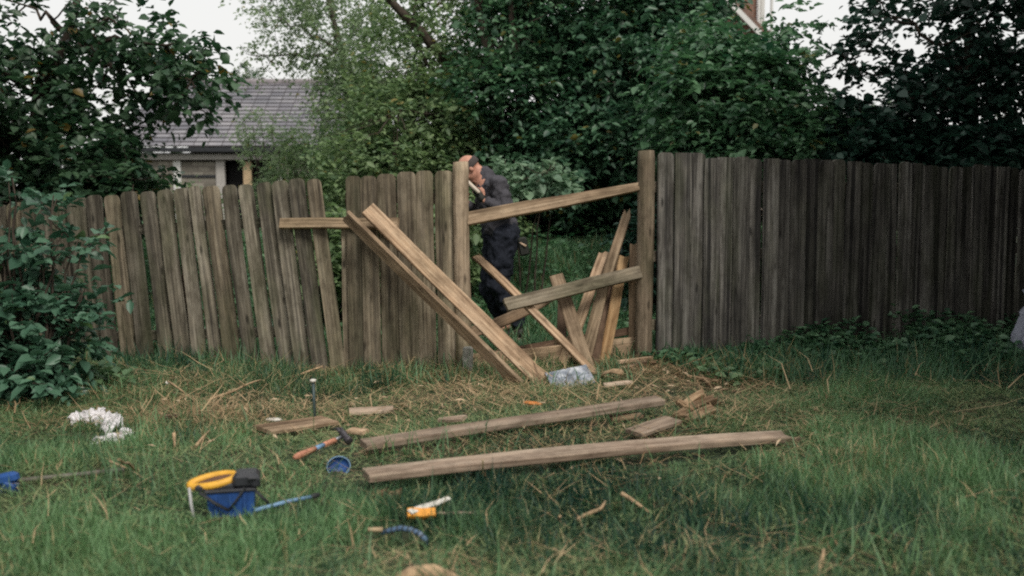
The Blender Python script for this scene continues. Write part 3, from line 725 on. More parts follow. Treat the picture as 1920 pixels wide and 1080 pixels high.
# trees above the close boarded fence
tree('field_maple', 'bushy mid green tree behind the left end of the close boarded fence', 'tree', P(1400, 520, 11.5).xy.to_3d(),
     [pblob(1340, 210, 11.4, 110, 110, .9, 900), pblob(1425, 170, 11.6, 70, 100, .7, 400), pblob(1400, 280, 11.2, 140, 60, .8, 800), pblob(1480, 240, 11.5, 58, 90, .7, 300), pblob(1320, 110, 11.8, 60, 60, .7, 200), pblob(1495, 90, 11.8, 25, 90, .4, 70),
      pblob(1540, 300, 11.2, 90, 40, .6, 330)],
     tp((1400, 640, 11.6), (1400, 400, 11.6), (1410, 220, 11.6), (1440, 110, 11.6)), Bk_dark, L_right, tw=.28, nl=9, ls=.082, lr=.72, seed=12, nsec=90, gap=.6, tr=.06)
tree('sycamore_tree', 'tall dark open crowned tree behind the right end of the close boarded fence', 'tree', P(1822, 520, 11).xy.to_3d(),
     [pblob(1715, 70, 11, 100, 85, .7, 165), pblob(1850, 60, 11, 75, 90, .6, 170), pblob(1690, 200, 10.8, 95, 75, .7, 230), pblob(1810, 200, 11, 85, 90, .7, 230), pblob(1760, 310, 10.6, 170, 50, .7, 800), pblob(1900, 340, 10.6, 90, 50, .7, 480), pblob(1610, 150, 11, 40, 65, .5, 60),
      pblob(1880, 130, 11, 50, 50, .5, 60), pblob(1780, -60, 11, 170, 70, 1, 300), pblob(2010, 60, 11, 60, 150, .7, 200), pblob(1625, 285, 10.9, 70, 50, .6, 260)],
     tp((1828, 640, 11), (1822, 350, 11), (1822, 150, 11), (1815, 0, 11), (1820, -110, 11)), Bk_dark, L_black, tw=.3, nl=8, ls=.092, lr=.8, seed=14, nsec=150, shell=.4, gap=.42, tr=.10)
tree('hedge_shrub', 'low rounded shrub showing over the middle of the close boarded fence', 'shrub', P(1560, 520, 12).xy.to_3d(),
     [pblob(1520, 270, 12, 90, 70, .7, 420), pblob(1620, 290, 12, 110, 60, .7, 520), pblob(1580, 350, 11.8, 160, 60, .7, 600)], None, Bk_dark, L_right, tw=.26, nl=9, ls=.07, lr=.7, seed=15, nsec=20, nstem=12, tr=.05, stem_name='stems', crown_name='leaves')
# unseen trees and hedge added at the sides to darken lawn and fence
tree('shade_tree', 'unseen spreading tree added to shade the lawn and fence from the right', 'tree', (7.8, 7.4, 0),
     [((7.3, 7.3, 4.4), (2.6, 2.8, 1.9), 1500), ((5.6, 7.9, 4.6), (1.5, 1.7, 1.0), 700), ((7.6, 7.6, 2.4), (1.6, 2.2, 1.3), 700), ((6.6, 4.6, 4.2), (1.9, 1.7, 1.4), 700), ((5.0, 7.2, 4.5), (2.0, 2.3, 1.0), 900), ((4.7, 4.3, 4.0), (1.6, 1.9, .9), 650)],
     [Vector((7.8, 7.4, 0)), Vector((7.7, 7.3, 2)), Vector((7.5, 7.2, 4)), Vector((7.3, 7.2, 5.5))], Bk_dark, L_black, tw=.5, nl=8, ls=.14, lr=.7, seed=18, nsec=40, shape='kite', tr=.16)
tree('shade_tree', 'unseen spreading tree added to shade the lawn from the left', 'tree', (-7.2, 6.2, 0),  # left counterpart, out of view, put in to dim that lawn corner
     [((-6.6, 6.3, 4.0), (2.2, 2.6, 1.7), 1200), ((-6.4, 6.8, 2.2), (1.5, 1.6, 1.2), 600), ((-4.9, 6.6, 4.4), (1.7, 2.2, .9), 600), ((-4.4, 4.0, 3.9), (1.5, 1.8, .9), 500)],
     [Vector((-7.2, 6.2, 0)), Vector((-7.1, 6.3, 2)), Vector((-6.9, 6.4, 4)), Vector((-6.8, 6.4, 5.2))], Bk_dark, L_black, tw=.5, nl=8, ls=.14, lr=.7, seed=19, nsec=40, shape='kite', tr=.16)

tree('shade_hedge', 'unseen tall hedge added to darken the right end of the fence', 'hedge', (6.3, 6.2, 0),  # out of view, put in to cut sky light on the right fence
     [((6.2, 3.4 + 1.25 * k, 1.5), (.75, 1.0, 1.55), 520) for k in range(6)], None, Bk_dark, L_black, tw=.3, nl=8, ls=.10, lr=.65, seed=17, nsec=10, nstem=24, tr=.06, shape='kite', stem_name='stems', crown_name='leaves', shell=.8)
tree('side_shade_tree', 'unseen large tree added right of the camera to shade the fence', 'tree', (8.0, -.5, 0),  # out of view, added to block low light reaching the right fence
     [((7.6, -.8, 3.4), (2.4, 3.2, 3.0), 1500), ((7.4, 2.6, 4.2), (1.9, 2.2, 1.9), 900)], [Vector((8, -.5, 0)), Vector((7.9, -.4, 2)), Vector((7.7, -.3, 4.5))], Bk_dark, L_black, tw=.5, nl=8, ls=.15, lr=.7, seed=28, nsec=10, shape='kite', tr=.18)
# shrubs
tree('garden_shrub', 'leafy blue green shrub in front of the left end of the fence', 'shrub', G(70, 740),
     [pblob(25, 620, 7.1, 95, 95, .40, 165), pblob(45, 500, 7.2, 60, 48, .3, 45), pblob(15, 430, 7.3, 32, 40, .2, 14), pblob(110, 650, 7.0, 48, 70, .26, 58), pblob(0, 710, 6.9, 95, 48, .35, 135), pblob(100, 400, 7.2, 20, 38, .1, 8), pblob(30, 352, 7.2, 14, 30, .1, 6), pblob(140, 468, 7.1, 42, 22, .14, 9), pblob(-120, 580, 7.1, 90, 170, .4, 190), pblob(160, 560, 7.1, 18, 40, .12, 5), pblob(70, 700, 6.8, 55, 38, .2, 48)],
     None, Bk_dark, L_bush, tw=.24, nl=9, ls=.086, lr=.62, seed=20, nsec=60, nstem=34, tr=.05, stem_name='stems', crown_name='leaves', spread=.02, droop=.0, shell=.4)
tree('variegated_shrub', 'pale leaved shrub growing just behind the man\'s back', 'shrub', P(1000, 560, 11.4).xy.to_3d(),
     [pblob(1000, 335, 11.3, 40, 22, .22, 32), pblob(960, 310, 11.4, 26, 14, .2, 16), pblob(1050, 350, 11.3, 22, 18, .2, 16)],
     None, Bk_dark, L_pale, tw=.2, nl=8, ls=.095, lr=.72, seed=22, nsec=20, nstem=4, tr=.05, stem_name='stems', crown_name='leaves')
for k, (px, D, ph, w, lab) in enumerate([(1030, 15.2, 400, 75, 'low dark undergrowth bush behind the middle of the gap'), (1130, 15.0, 400, 75, 'low dark undergrowth bush behind the leaning boards'), (1265, 11.2, 400, 90, 'dark bush hidden behind the tall round post'),
        (640, 10.5, 440, 90, 'bush seen through the slot between the two left fence sections'), (780, 11.5, 400, 130, 'bush just behind the short upright fence section'), (880, 13.2, 390, 80, 'light green bush behind the man')]):
    tree('undergrowth_bush', lab, 'bush', P(px, 560, D).xy.to_3d(),
         [pblob(px, (ph + 520) / 2 + 10, D, w, (540 - ph) / 2 + 10, .5, 330), pblob(px + 30, ph + 20, D, w * .6, 40, .4, 110)],
         None, Bk_dark, [L_right, L_right, L_black, L_mid, L_mid, L_mid][k], tw=.26, nl=8, ls=.085, lr=.62, seed=40 + k, nsec=10, nstem=12, tr=.06, stem_name='stems', crown_name='leaves')
for k, (px, D, top, w, mat, lab) in enumerate([(525, 19, 225, 62, L_haze, 'light green bush growing against the outbuilding by its open doorway'), (590, 18, 260, 60, L_mid, 'bush under the right end of the slate roof'), (350, 17, 352, 90, L_mid, 'low bush in front of the outbuilding\'s stone wall')]):
    tree('garden_bush', lab, 'bush', P(px, 500, D).xy.to_3d(), [pblob(px, top + 62, D, w * .9, 55, .7, 200), pblob(px + 20, top + 150, D, w * 1.1, 80, .8, 420), pblob(px - w * .7, top + 18, D, w * .45, 22, .5, 50)],
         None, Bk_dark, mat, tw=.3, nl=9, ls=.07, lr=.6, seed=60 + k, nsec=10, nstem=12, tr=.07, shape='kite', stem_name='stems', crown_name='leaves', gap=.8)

r = np.random.default_rng(31)
spw = []
while len(spw) < 1100:
    y = r.uniform(8.9, 15.0); x = r.uniform(-.36 * y, .3 * y)
    if abs(x - PX0 - .05) < .4 and y < 10.3: continue
    spw.append((x, y, .09 + .12 * max(0, (y - 9.6) / 4) * (1 + .5 * float(wob(x, y, 2.5, seed=12)))))
# distant wood as one mass
r = np.random.default_rng(5)
def farwood():
    bl = []
    for x in np.arange(-48, 60, 3.4):
        h = 4.2 + 1.0 * math.sin(x * .7) + r.uniform(-.5, .7)
        bl.append(((x, 58 + r.uniform(-3, 3), h * .55), (3.2, 2.2, h * .62), 150))
    TP, TD, TL, pos, ax, nr, ln, wd_, tint = crown_leaves(r, bl, .9, 8, .42, .7, .7)
    me = leaf_mesh('far_wood', pos, ax, nr, ln, wd_, L_far, tint, 'kite')
    tag(link(bpy.data.objects.new('far_wood', me)), 'distant line of trees beyond the houses', 'wood', None, 'stuff')
farwood()
tree('far_conifer', 'small distant tree peeping over the slate roof ridge', 'tree', P(455, 400, 42).xy.to_3d(), [pblob(455, 190, 42, 32, 55, .7, 120), pblob(440, 160, 42, 14, 18, .4, 20), pblob(475, 155, 42, 14, 18, .4, 20)], tp((455, 380, 42), (455, 150, 42)), Bk_dark, L_far, tw=.35, nl=9, ls=.16, seed=90, nsec=10, shape='kite', tr=.12)

chips()
# ------------------------------------------------------------------ ground cover
def rosettes(name, label, spots, mat, ls, seed, kind='stuff', nl=9, h=.14):
    r = np.random.default_rng(seed); n = len(spots); m = n * nl
    sp = np.array(spots)
    a = r.uniform(0, 2 * np.pi, (n, nl)); rad = r.uniform(.02, .11, (n, nl)); el = r.uniform(.1, 1, (n, nl))
    x = sp[:, 0:1] + np.cos(a) * rad; y = sp[:, 1:2] + np.sin(a) * rad
    z = terr(x, y) + sp[:, 2:3] * el * h / .14
    pos = np.stack([x, y, z], -1).reshape(m, 3)
    ax = np.stack([np.cos(a), np.sin(a), r.uniform(-.2, .6, (n, nl))], -1).reshape(m, 3)
    nr = np.array([0, 0, 1.]) + r.normal(0, .35, (m, 3))
    ln = ls * r.uniform(.6, 1.3, m); t = np.clip(r.uniform(0, .9, m), 0, .95)
    me = leaf_mesh(name, pos, ax, nr, ln, ln * .68, mat, t)
    return tag(link(bpy.data.objects.new(name, me)), label, 'weeds', None, kind)
r = np.random.default_rng(8); sp = []
while len(sp) < 700:
    px = r.uniform(1225, 2150); D = r.uniform(6.9, 10)
    yf = 8.4 + (px - 1240) / 830 * 1.7
    f = (yf - .05 - D)
    lim = .25 + 1.1 * np.clip((px - 1350) / 500, 0, 1)
    if 0 < f < lim and r.uniform() < 1 - (f / lim) ** 2 * .8:
        p = P(px, 600, D)
        if wob(p.x, p.y, 4.5, seed=66) < -.75: continue
        sp.append((p.x, p.y, .08 + (.24 + .08 * float(wob(p.x, p.y, 3, seed=67))) * (1 - f / lim) * min(1, max(.15, (px - 1280) / 250))))
L_weed = leafmat('leaf_weed', (.03, .09, .05), (.125, .235, .125), (.2, .24, .1), trans=.25, rough=.42, spec=.45)
blades('tall_grass', 2200, 7.0, 9.9, xw, .20, .007, Mgrass2, 'long grass growing up through the dark weeds by the right fence', 'grass', 27, flat=.7,
       keep_fn=lambda x, y: (x > 1.2) & (y > 7.2 - .0 * x) & (y < 8.3 + .42 * (x - 1.1)), den_fn=lambda x, y: np.clip(.5 + .4 * wob(x, y, 3.5, seed=19), .02, 1), tint_fn=tg)
rosettes('nettle_patch', 'dark green leafy weeds growing along the foot of the close boarded fence', sp, L_weed, .075, 9)
rosettes('ground_elder', 'mid green leafy ground plants in the rough grass behind the broken fence', spw, leafmat('leaf_elder', (.04, .12, .06), (.14, .26, .13), (.3, .32, .14), trans=.3, rough=.45), .075, 13)
sp = []
for cx, cy_, rr, n in ((1400, 700, 60, 40), (1350, 690, 60, 30), (1265, 690, 30, 14), (1610, 668, 45, 40), (1760, 672, 90, 110), (1350, 712, 40, 16), (180, 715, 60, 26)):
    for _ in range(n):
        g = G(cx + r.normal(0, rr * .5), cy_ + r.normal(0, 9)); sp.append((g.x, g.y, .09))
rosettes('broad_weeds', 'clumps of pale broad leaved weeds in the grass before the right fence', sp, leafmat('leaf_dock', (.05, .12, .06), (.13, .22, .10), (.35, .32, .16), trans=.25, rough=.45), .08, 10)

# ------------------------------------------------------------------ buildings beyond the garden
def slatemat():
    m, nt, out = newmat('slate_tiles'); L = nt.links
    tc = N(nt, 'ShaderNodeTexCoord')
    mp = N(nt, 'ShaderNodeMapping'); mp.inputs['Scale'].default_value = (1, 1, 1)
    br = N(nt, 'ShaderNodeTexBrick', Scale=1.0); br.inputs['Brick Width'].default_value = .36; br.inputs['Row Height'].default_value = .17; br.inputs['Mortar Size'].default_value = .012
    br.inputs['Color1'].default_value = (.14, .14, .165, 1); br.inputs['Color2'].default_value = (.23, .23, .255, 1); br.inputs['Mortar'].default_value = (.03, .027, .03, 1)
    L.new(tc.outputs['UV'], br.inputs['Vector'])
    no = N(nt, 'ShaderNodeTexNoise', Scale=1.2, Detail=6.0); L.new(tc.outputs['Object'], no.inputs['Vector'])
    rp = ramp(nt, [(.35, (.75, .75, .75)), (.65, (1.2, 1.15, 1.1))]); L.new(no.outputs['Fac'], rp.inputs[0])
    mu = N(nt, 'ShaderNodeMixRGB', blend_type='MULTIPLY'); mu.inputs['Fac'].default_value = 1
    L.new(br.outputs['Color'], mu.inputs['Color1']); L.new(rp.outputs[0], mu.inputs['Color2'])
    b = N(nt, 'ShaderNodeBsdfPrincipled'); b.inputs['Roughness'].default_value = .6; L.new(mu.outputs[0], b.inputs['Base Color'])
    L.new(b.outputs[0], out.inputs[0]); return m
def brickmat(name, c1, c2, mo, w=.22, h=.075, ms=.012):
    m, nt, out = newmat(name); L = nt.links
    tc = N(nt, 'ShaderNodeTexCoord'); br = N(nt, 'ShaderNodeTexBrick', Scale=1.0)
    sp_ = N(nt, 'ShaderNodeSeparateXYZ'); cb = N(nt, 'ShaderNodeCombineXYZ'); ad = N(nt, 'ShaderNodeMath', operation='ADD')
    L.new(tc.outputs['Object'], sp_.inputs[0]); L.new(sp_.outputs[0], ad.inputs[0]); L.new(sp_.outputs[1], ad.inputs[1])
    L.new(ad.outputs[0], cb.inputs[0]); L.new(sp_.outputs[2], cb.inputs[1]); L.new(cb.outputs[0], br.inputs['Vector'])
    br.inputs['Brick Width'].default_value = w; br.inputs['Row Height'].default_value = h; br.inputs['Mortar Size'].default_value = ms
    br.inputs['Color1'].default_value = (*c1, 1); br.inputs['Color2'].default_value = (*c2, 1); br.inputs['Mortar'].default_value = (*mo, 1)
    b = N(nt, 'ShaderNodeBsdfPrincipled'); b.inputs['Roughness'].default_value = .9; L.new(br.outputs['Color'], b.inputs['Base Color'])
    L.new(b.outputs[0], out.inputs[0]); return m
M_slate = slatemat()
M_rubble = brickmat('rubble_stone', (.12, .11, .09), (.27, .25, .21), (.16, .14, .12), .30, .14, .02)
M_brick = brickmat('red_brick', (.16, .075, .05), (.24, .11, .07), (.2, .17, .14))
M_white = plain('white_paint', (.62, .62, .6), .6, 0, .06)
M_gutter = plain('black_gutter', (.02, .022, .026), .4)
M_lintel = plain('grey_lintel', (.36, .34, .32), .8, 0, .15)
M_inside = plain('interior_shade', (.012, .012, .013), .9)  # near-black colour stands in for the shade indoors
M_jamb = plain('tan_jamb', (.42, .31, .19), .8, 0, .15)

OD = 28.0
ob = empty('outbuilding', P(450, 500, OD).xy.to_3d(), 'low stone outbuilding with a grey slate roof and an open dark doorway', 'outbuilding'); WM[ob.name] = Matrix.Translation(ob.location)
def wx(px): return P(px, 300, OD).x
ez, rz = P(0, 276, OD).z, P(0, 155, OD + 2.9).z
xl, xr = wx(228), wx(700)
# roof: overlapping courses
def roofmesh():
    vs_, fs, uv = [], [], []
    nc = 17; y0, y1 = OD - .35, OD + 2.9
    for i in range(nc):
        a, b = i / nc, (i + 1.12) / nc
        for sgn in (1, -1):
            yA = y0 + (y1 - y0) * a; zA = ez + (rz - ez) * a; yB = y0 + (y1 - y0) * b; zB = ez + (rz - ez) * b
            if sgn < 0: yA, yB = 2 * y1 - yA, 2 * y1 - yB
            k = len(vs_); lx = .9 * a  # left verge runs slightly inward
            vs_ += [(xl, yA, zA + .030), (xr, yA, zA + .030), (xr, yB, zB), (xl, yB, zB), (xl, yA, zA), (xr, yA, zA)]
            fs += [(k, k + 1, k + 2, k + 3), (k + 4, k + 5, k + 1, k)]
            o_ = (i % 2) * .18
            uv += [(xl + o_, i * .17), (xr + o_, i * .17), (xr + o_, i * .17 + .17), (xl + o_, i * .17 + .17)] + [(xl, i * .17 + .002)] * 4
    me = bpy.data.meshes.new('roof'); me.from_pydata([tuple(Vector(v) - ob.location) for v in vs_], [], fs); me.update()
    ul = me.uv_layers.new(name='UVMap')
    for i, u in enumerate(uv): ul.data[i].uv = u
    me.materials.append(M_slate); o = link(bpy.data.objects.new('roof', me)); place(o, Matrix.Translation(ob.location), ob); return o
rf = roofmesh()
mb = MB(); mb.tube([(xl - .05, OD + 2.9, rz + .0), (xr, OD + 2.9, rz + .0)], .11, 10); mb.build('ridge_cap', plain('ridge_tile', (.20, .18, .19), .8, 0, .3, 4), rf)
def fbox(name, px0, px1, py0, py1, y, dy, mat, par=ob):
    a = P(px0, py1, OD); b = P(px1, py0, OD)
    mb = MB(); mb.box(((a.x + b.x) / 2, y, (a.z + b.z) / 2), (b.x - a.x, dy, b.z - a.z), bev=.008); return mb.build(name, mat, par, smooth=False)
fbox('gutter', 236, 700, 278, 286, OD - .36, .10, M_gutter)
fbox('lintel_beam', 240, 700, 289, 300, OD - .12, .14, M_lintel)
fbox('wall', 228, 326, 301, 460, OD + .1, .3, M_rubble); fbox('wall', 340, 408, 303, 460, OD + .12, .3, M_rubble)
fbox('wall', 533, 592, 303, 460, OD + .12, .3, M_rubble); fbox('wall', 610, 700, 303, 460, OD + .12, .3, M_rubble)
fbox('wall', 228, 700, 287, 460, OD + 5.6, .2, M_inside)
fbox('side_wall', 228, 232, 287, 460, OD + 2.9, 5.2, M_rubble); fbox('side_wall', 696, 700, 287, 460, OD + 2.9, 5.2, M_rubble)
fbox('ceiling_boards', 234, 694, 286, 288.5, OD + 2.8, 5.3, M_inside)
fbox('door_post', 330, 340, 301, 460, OD - .02, .12, M_white); fbox('door_post', 409, 422, 301, 460, OD - .02, .12, M_lintel)
fbox('door_post', 460, 472, 303, 460, OD + .02, .2, M_jamb); fbox('door_post', 626, 632, 301, 460, OD - .08, .10, M_white)
fbox('door_post', 522, 532, 303, 460, OD + .02, .2, M_lintel)
fbox('doorway', 424, 459, 303, 460, OD + .35, .05, M_inside); fbox('doorway', 474, 521, 303, 460, OD + .35, .05, M_inside)  # black panels in the openings, painted shade of the unlit inside
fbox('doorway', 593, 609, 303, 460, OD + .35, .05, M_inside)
fbox('window_rail', 342, 408, 328, 333, OD - .045, .03, M_gutter)

# gabled brick house at the top right
HD = 32.0
def hx(px): return P(px, 0, HD).x
def hz(py): return P(0, py, HD).z
hs = empty('brick_house', (hx(1330), HD + 4, 0), 'tall red brick house with white bargeboards and a chimney above the right hand trees', 'house'); WM[hs.name] = Matrix.Translation(hs.location)
apx, apz = hx(1300), hz(-62); dz = (hx(1440) - hx(1300)) ; exr = hx(1432); ezr = apz - (exr - apx); exl = 2 * apx - exr
mb = MB(); v = [(exl + .2, HD, 0), (exr - .2, HD, 0), (exr - .2, HD, ezr + .2), (apx, HD, apz), (exl + .2, HD, ezr + .2)]
v2 = [(a, HD + 8, c) for a, b, c in v]
mb.add(v + v2, [(0, 1, 2, 3, 4), (9, 8, 7, 6, 5), (1, 6, 7, 2), (0, 4, 9, 5)]); mb.build('wall', M_brick, hs, smooth=False)
M_roof2 = plain('brown_roof_tile', (.14, .09, .07), .85, 0, .3, 3)
for sg, ex in ((1, exr), (-1, exl)):
    a = Vector((apx, 0, apz + .05)); b = Vector((ex + sg * .25, 0, ezr - .2)); d = (b - a); nn = Vector((-d.z, 0, d.x)).normalized() * .12 * (1 if sg > 0 else -1)
    mb = MB(); vv = []
    for y in (HD - .3, HD + 8.2):
        vv += [Vector((a.x, y, a.z)), Vector((b.x, y, b.z)), Vector((b.x, y, b.z)) + nn, Vector((a.x, y, a.z)) + nn]
    mb.add(vv, [(0, 1, 2, 3), (7, 6, 5, 4), (0, 4, 5, 1), (1, 5, 6, 2), (2, 6, 7, 3), (3, 7, 4, 0)]); rr_ = mb.build('roof', M_roof2, hs, smooth=False)
    a2, b2 = a - Vector((0, 0, .02)), b - Vector((0, 0, .02)); u = Vector((0, 0, -.20)); mb = MB(); vv = []
    for y in (HD - .38, HD - .303): vv += [Vector((a2.x, y, a2.z)), Vector((b2.x, y, b2.z)), Vector((b2.x, y, b2.z)) + u, Vector((a2.x, y, a2.z)) + u]
    mb.add(vv, [(0, 1, 2, 3), (7, 6, 5, 4), (0, 4, 5, 1), (1, 5, 6, 2), (2, 6, 7, 3), (3, 7, 4, 0)]); mb.build('bargeboard', M_white, hs, smooth=False)
mb = MB(); cx = (hx(1396) + hx(1432)) / 2; cw = hx(1432) - hx(1396); top = hz(-90)
mb.box((cx, HD + 1.2, top / 2 + 1.5), (cw * 1.04, .62, top - 3)); 
for k in range(2): mb.box((cx, HD + 1.2, top + .04 + k * .09), (cw * (1.12 + .1 * k), .70 + .06 * k, .085))
ch = mb.build('chimney', M_brick, hs, smooth=False)
mb = MB(); mb.tube([(cx, HD + 1.2, top + .15), (cx, HD + 1.2, top + .5)], [.13, .11], 12); mb.build('chimney_pot', plain('terracotta', (.35, .17, .10), .8), ch)
mb = MB(); mb.box((hx(1435), HD + .8, hz(40) - 1.8), (.07, .1, 5.5)); mb.build('downpipe', M_white, hs, smooth=False)
ann = empty('house_annexe', (hx(1475), HD + 3, 0), 'pale rendered annexe with white corner boards beside the chimney', 'house'); WM[ann.name] = Matrix.Translation(ann.location)
mb = MB(); mb.box((hx(1452), HD + 1.5, 4.35), (.11, .12, 8.7)); mb.box((hx(1470), HD + 1.5, 4.3), (.06, .12, 8.6)); mb.build('corner_board', M_white, ann, smooth=False)
mb = MB(); mb.box((hx(1461), HD + 1.64, 3.2), (.32, .12, 6.4)); mb.build('wall', M_brick, ann, smooth=False)

# ------------------------------------------------------------------ bodies grown as one skin
def grow(mb, name, mat, parent, voxel, smooth=6, fac=.6, disp=None):
    me = bpy.data.meshes.new('tmp'); me.from_pydata([tuple(v) for v in mb.v], [], mb.f); me.update()
    o = link(bpy.data.objects.new('tmp', me))
    md = o.modifiers.new('r', 'REMESH'); md.mode = 'VOXEL'; md.voxel_size = voxel; md.use_smooth_shade = True
    sm = o.modifiers.new('s', 'SMOOTH'); sm.factor = fac; sm.iterations = smooth
    if disp:
        tx = bpy.data.textures.new('folds', 'CLOUDS'); tx.noise_scale = disp[0]; tx.noise_depth = 2
        dm = o.modifiers.new('d', 'DISPLACE'); dm.texture = tx; dm.strength = disp[1]; dm.mid_level = .5; dm.texture_coords = 'GLOBAL'
    dg = bpy.context.evaluated_depsgraph_get(); nm = bpy.data.meshes.new_from_object(o.evaluated_get(dg))
    bpy.data.objects.remove(o); nm.name = name
    loc = WM[parent.name].translation
    nm.transform(Matrix.Translation(-loc)); nm.materials.clear(); nm.materials.append(mat); nm.shade_smooth()
    ob_ = link(bpy.data.objects.new(name, nm)); place(ob_, Matrix.Translation(loc), parent); return ob_

def cap(mb, a, b, ra, rb, n=14, flat=1.0):
    a, b = Vector(a), Vector(b); L_ = (b - a).length; d = (b - a).normalized()
    pts, rad = [], []
    for k in range(5):
        t = math.pi / 2 * k / 4; pts.append(a - d * ra * math.cos(t)); rad.append(max(.001, ra * math.sin(t)))
    for k in range(1, 4): pts.append(a.lerp(b, k / 4)); rad.append(lerp(ra, rb, k / 4))
    for k in range(5):
        t = math.pi / 2 * k / 4; pts.append(b + d * rb * math.sin(t)); rad.append(max(.001, rb * math.cos(t)))
    mb.tube(pts, rad, n, True, flat)

PD = 9.85
man = empty('person', P(940, 635, PD).xy.to_3d(), 'balding man in dark sweater and black trousers bending over the post by the gap', 'person'); WM[man.name] = Matrix.Translation(man.location)
M_skin = plain('skin', (.50, .25, .175), .55, 0, .10, 25, .4)
M_sweat = plain('dark_sweater', (.072, .070, .080), .95, 0, .3, 90, .1)
M_trous = plain('black_trousers', (.018, .021, .030), .9, 0, .35, 50, .15)
M_glove = plain('black_glove', (.02, .022, .018), .7)
M_hair = plain('dark_hair', (.055, .045, .042), .8, 0, .4, 120)
M_shoe = plain('dark_shoe', (.022, .018, .016), .6); M_sole = plain('shoe_sole', (.20, .15, .12), .8)
def Q(px, py, dy=0.): return P(px, py, PD + dy)
head = Q(880, 316, 0.0)
# joints
neck, chest, belly, pel = Q(909, 343), Q(921, 372), Q(930, 405), Q(937, 432)
shL, shR = Q(934, 346, -.18), Q(914, 350, .18)
elL, wrL, haL = Q(951, 397, -.26), Q(908, 376, -.24), Q(893, 358, -.22)
elR, wrR, haR = Q(905, 405, .20), Q(876, 380, .05), Q(866, 366, .0)
hipL, knL, anL = Q(943, 440, -.10), Q(935, 534, -.14), Q(968, 606, -.12)
hipR, knR, anR = Q(931, 440, .10), Q(921, 536, .08), Q(942, 600, .10)
hr = Matrix.Rotation(R(-52), 3, 'Y')     # local -X is the face; tipped towards the ground
def H(x, y, z): return head + hr @ Vector((x, y, z))
mb = MB()
mb.ell(H(.012, 0, .022), (.098, .078, .098), hr); mb.ell(H(-.022, 0, -.045), (.070, .062, .082), hr)
mb.ell(H(-.055, 0, -.095), (.036, .038, .030), hr)                                # chin
cap(mb, H(-.088, 0, -.005), H(-.112, 0, -.038), .011, .017, 8)                     # nose
for sg in (-1, 1):
    mb.ell(H(.008, sg * .080, -.018), (.022, .012, .034), hr)                       # ears
    mb.ell(H(-.082, sg * .032, .018), (.018, .024, .010), hr)                        # brows
    mb.ell(H(-.066, sg * .045, -.035), (.022, .018, .022), hr)                        # cheeks
mb.ell(H(-.090, 0, -.068), (.014, .026, .008), hr)                                 # lips
cap(mb, H(.03, 0, -.07), neck, .058, .066)
cap(mb, neck, chest, .09, .13); cap(mb, chest, belly, .14, .13); cap(mb, belly, pel, .13, .13)
for s_, e_, w_, h_ in ((shL, elL, wrL, haL), (shR, elR, wrR, haR)):
    cap(mb, chest, s_, .10, .06); cap(mb, s_, e_, .052, .042); cap(mb, e_, w_, .042, .026)
    d = (h_ - w_).normalized(); cap(mb, w_, w_ + d * .085, .026, .034, 12, .6)
    up_ = Vector((0, -1, 0)); sd = d.cross(up_).normalized()
    for k, (off, ln_) in enumerate(((-.030, .060), (-.010, .072), (.011, .068), (.031, .052))):
        b0 = w_ + d * .085 + sd * off; b1 = b0 + d * ln_ * .5 - up_ * .012; b2 = b1 + d * ln_ * .25 - up_ * .03
        cap(mb, b0, b1, .0105, .0095, 8); cap(mb, b1, b2, .0095, .008, 8)
    t0 = w_ + d * .04 + sd * .03; t1 = t0 + d * .035 + sd * .025; cap(mb, t0, t1, .013, .011, 8); cap(mb, t1, t1 + d * .03 - up_ * .01, .011, .009, 8)
for h_, k_, a_ in ((hipL, knL, anL), (hipR, knR, anR)):
    cap(mb, pel, h_, .11, .10); cap(mb, h_, k_, .085, .058); cap(mb, k_, a_, .055, .038)
    cap(mb, a_, a_ + Vector((-.13, 0, -.05)), .036, .03)
grow(mb, 'body', M_skin, man, .0085, 3, .5)
# eyes
for sg in (-1, 1):
    mb = MB(); mb.ell(H(-.083, sg * .030, .004), (.012, .012, .012), hr, 10, 8); mb.build('eye', plain('eye_white', (.5, .48, .45), .3, 0, .02), man)
# hair: a band round the back and sides, bald on top
mb = MB(); vs_, fs = [], []; nu, nv = 36, 10
for j in range(nv + 1):
    th = R(78 + 36 * j / nv)
    for k in range(nu + 1):
        ph = R(-102 + 204 * k / nu)
        rr_ = 1.035 + .012 * math.sin(11 * ph + 5 * th)
        vs_.append(H(.012 + .098 * rr_ * math.sin(th) * math.cos(ph), .080 * rr_ * math.sin(th) * math.sin(ph), .022 + .098 * rr_ * math.cos(th)))
for j in range(nv):
    for k in range(nu): fs.append((j * (nu + 1) + k, (j + 1) * (nu + 1) + k, (j + 1) * (nu + 1) + k + 1, j * (nu + 1) + k + 1))
mb.add(vs_, fs); hair = mb.build('hair', M_hair, man)
sm_ = hair.modifiers.new('s', 'SOLIDIFY'); sm_.thickness = .008; sm_.offset = 1
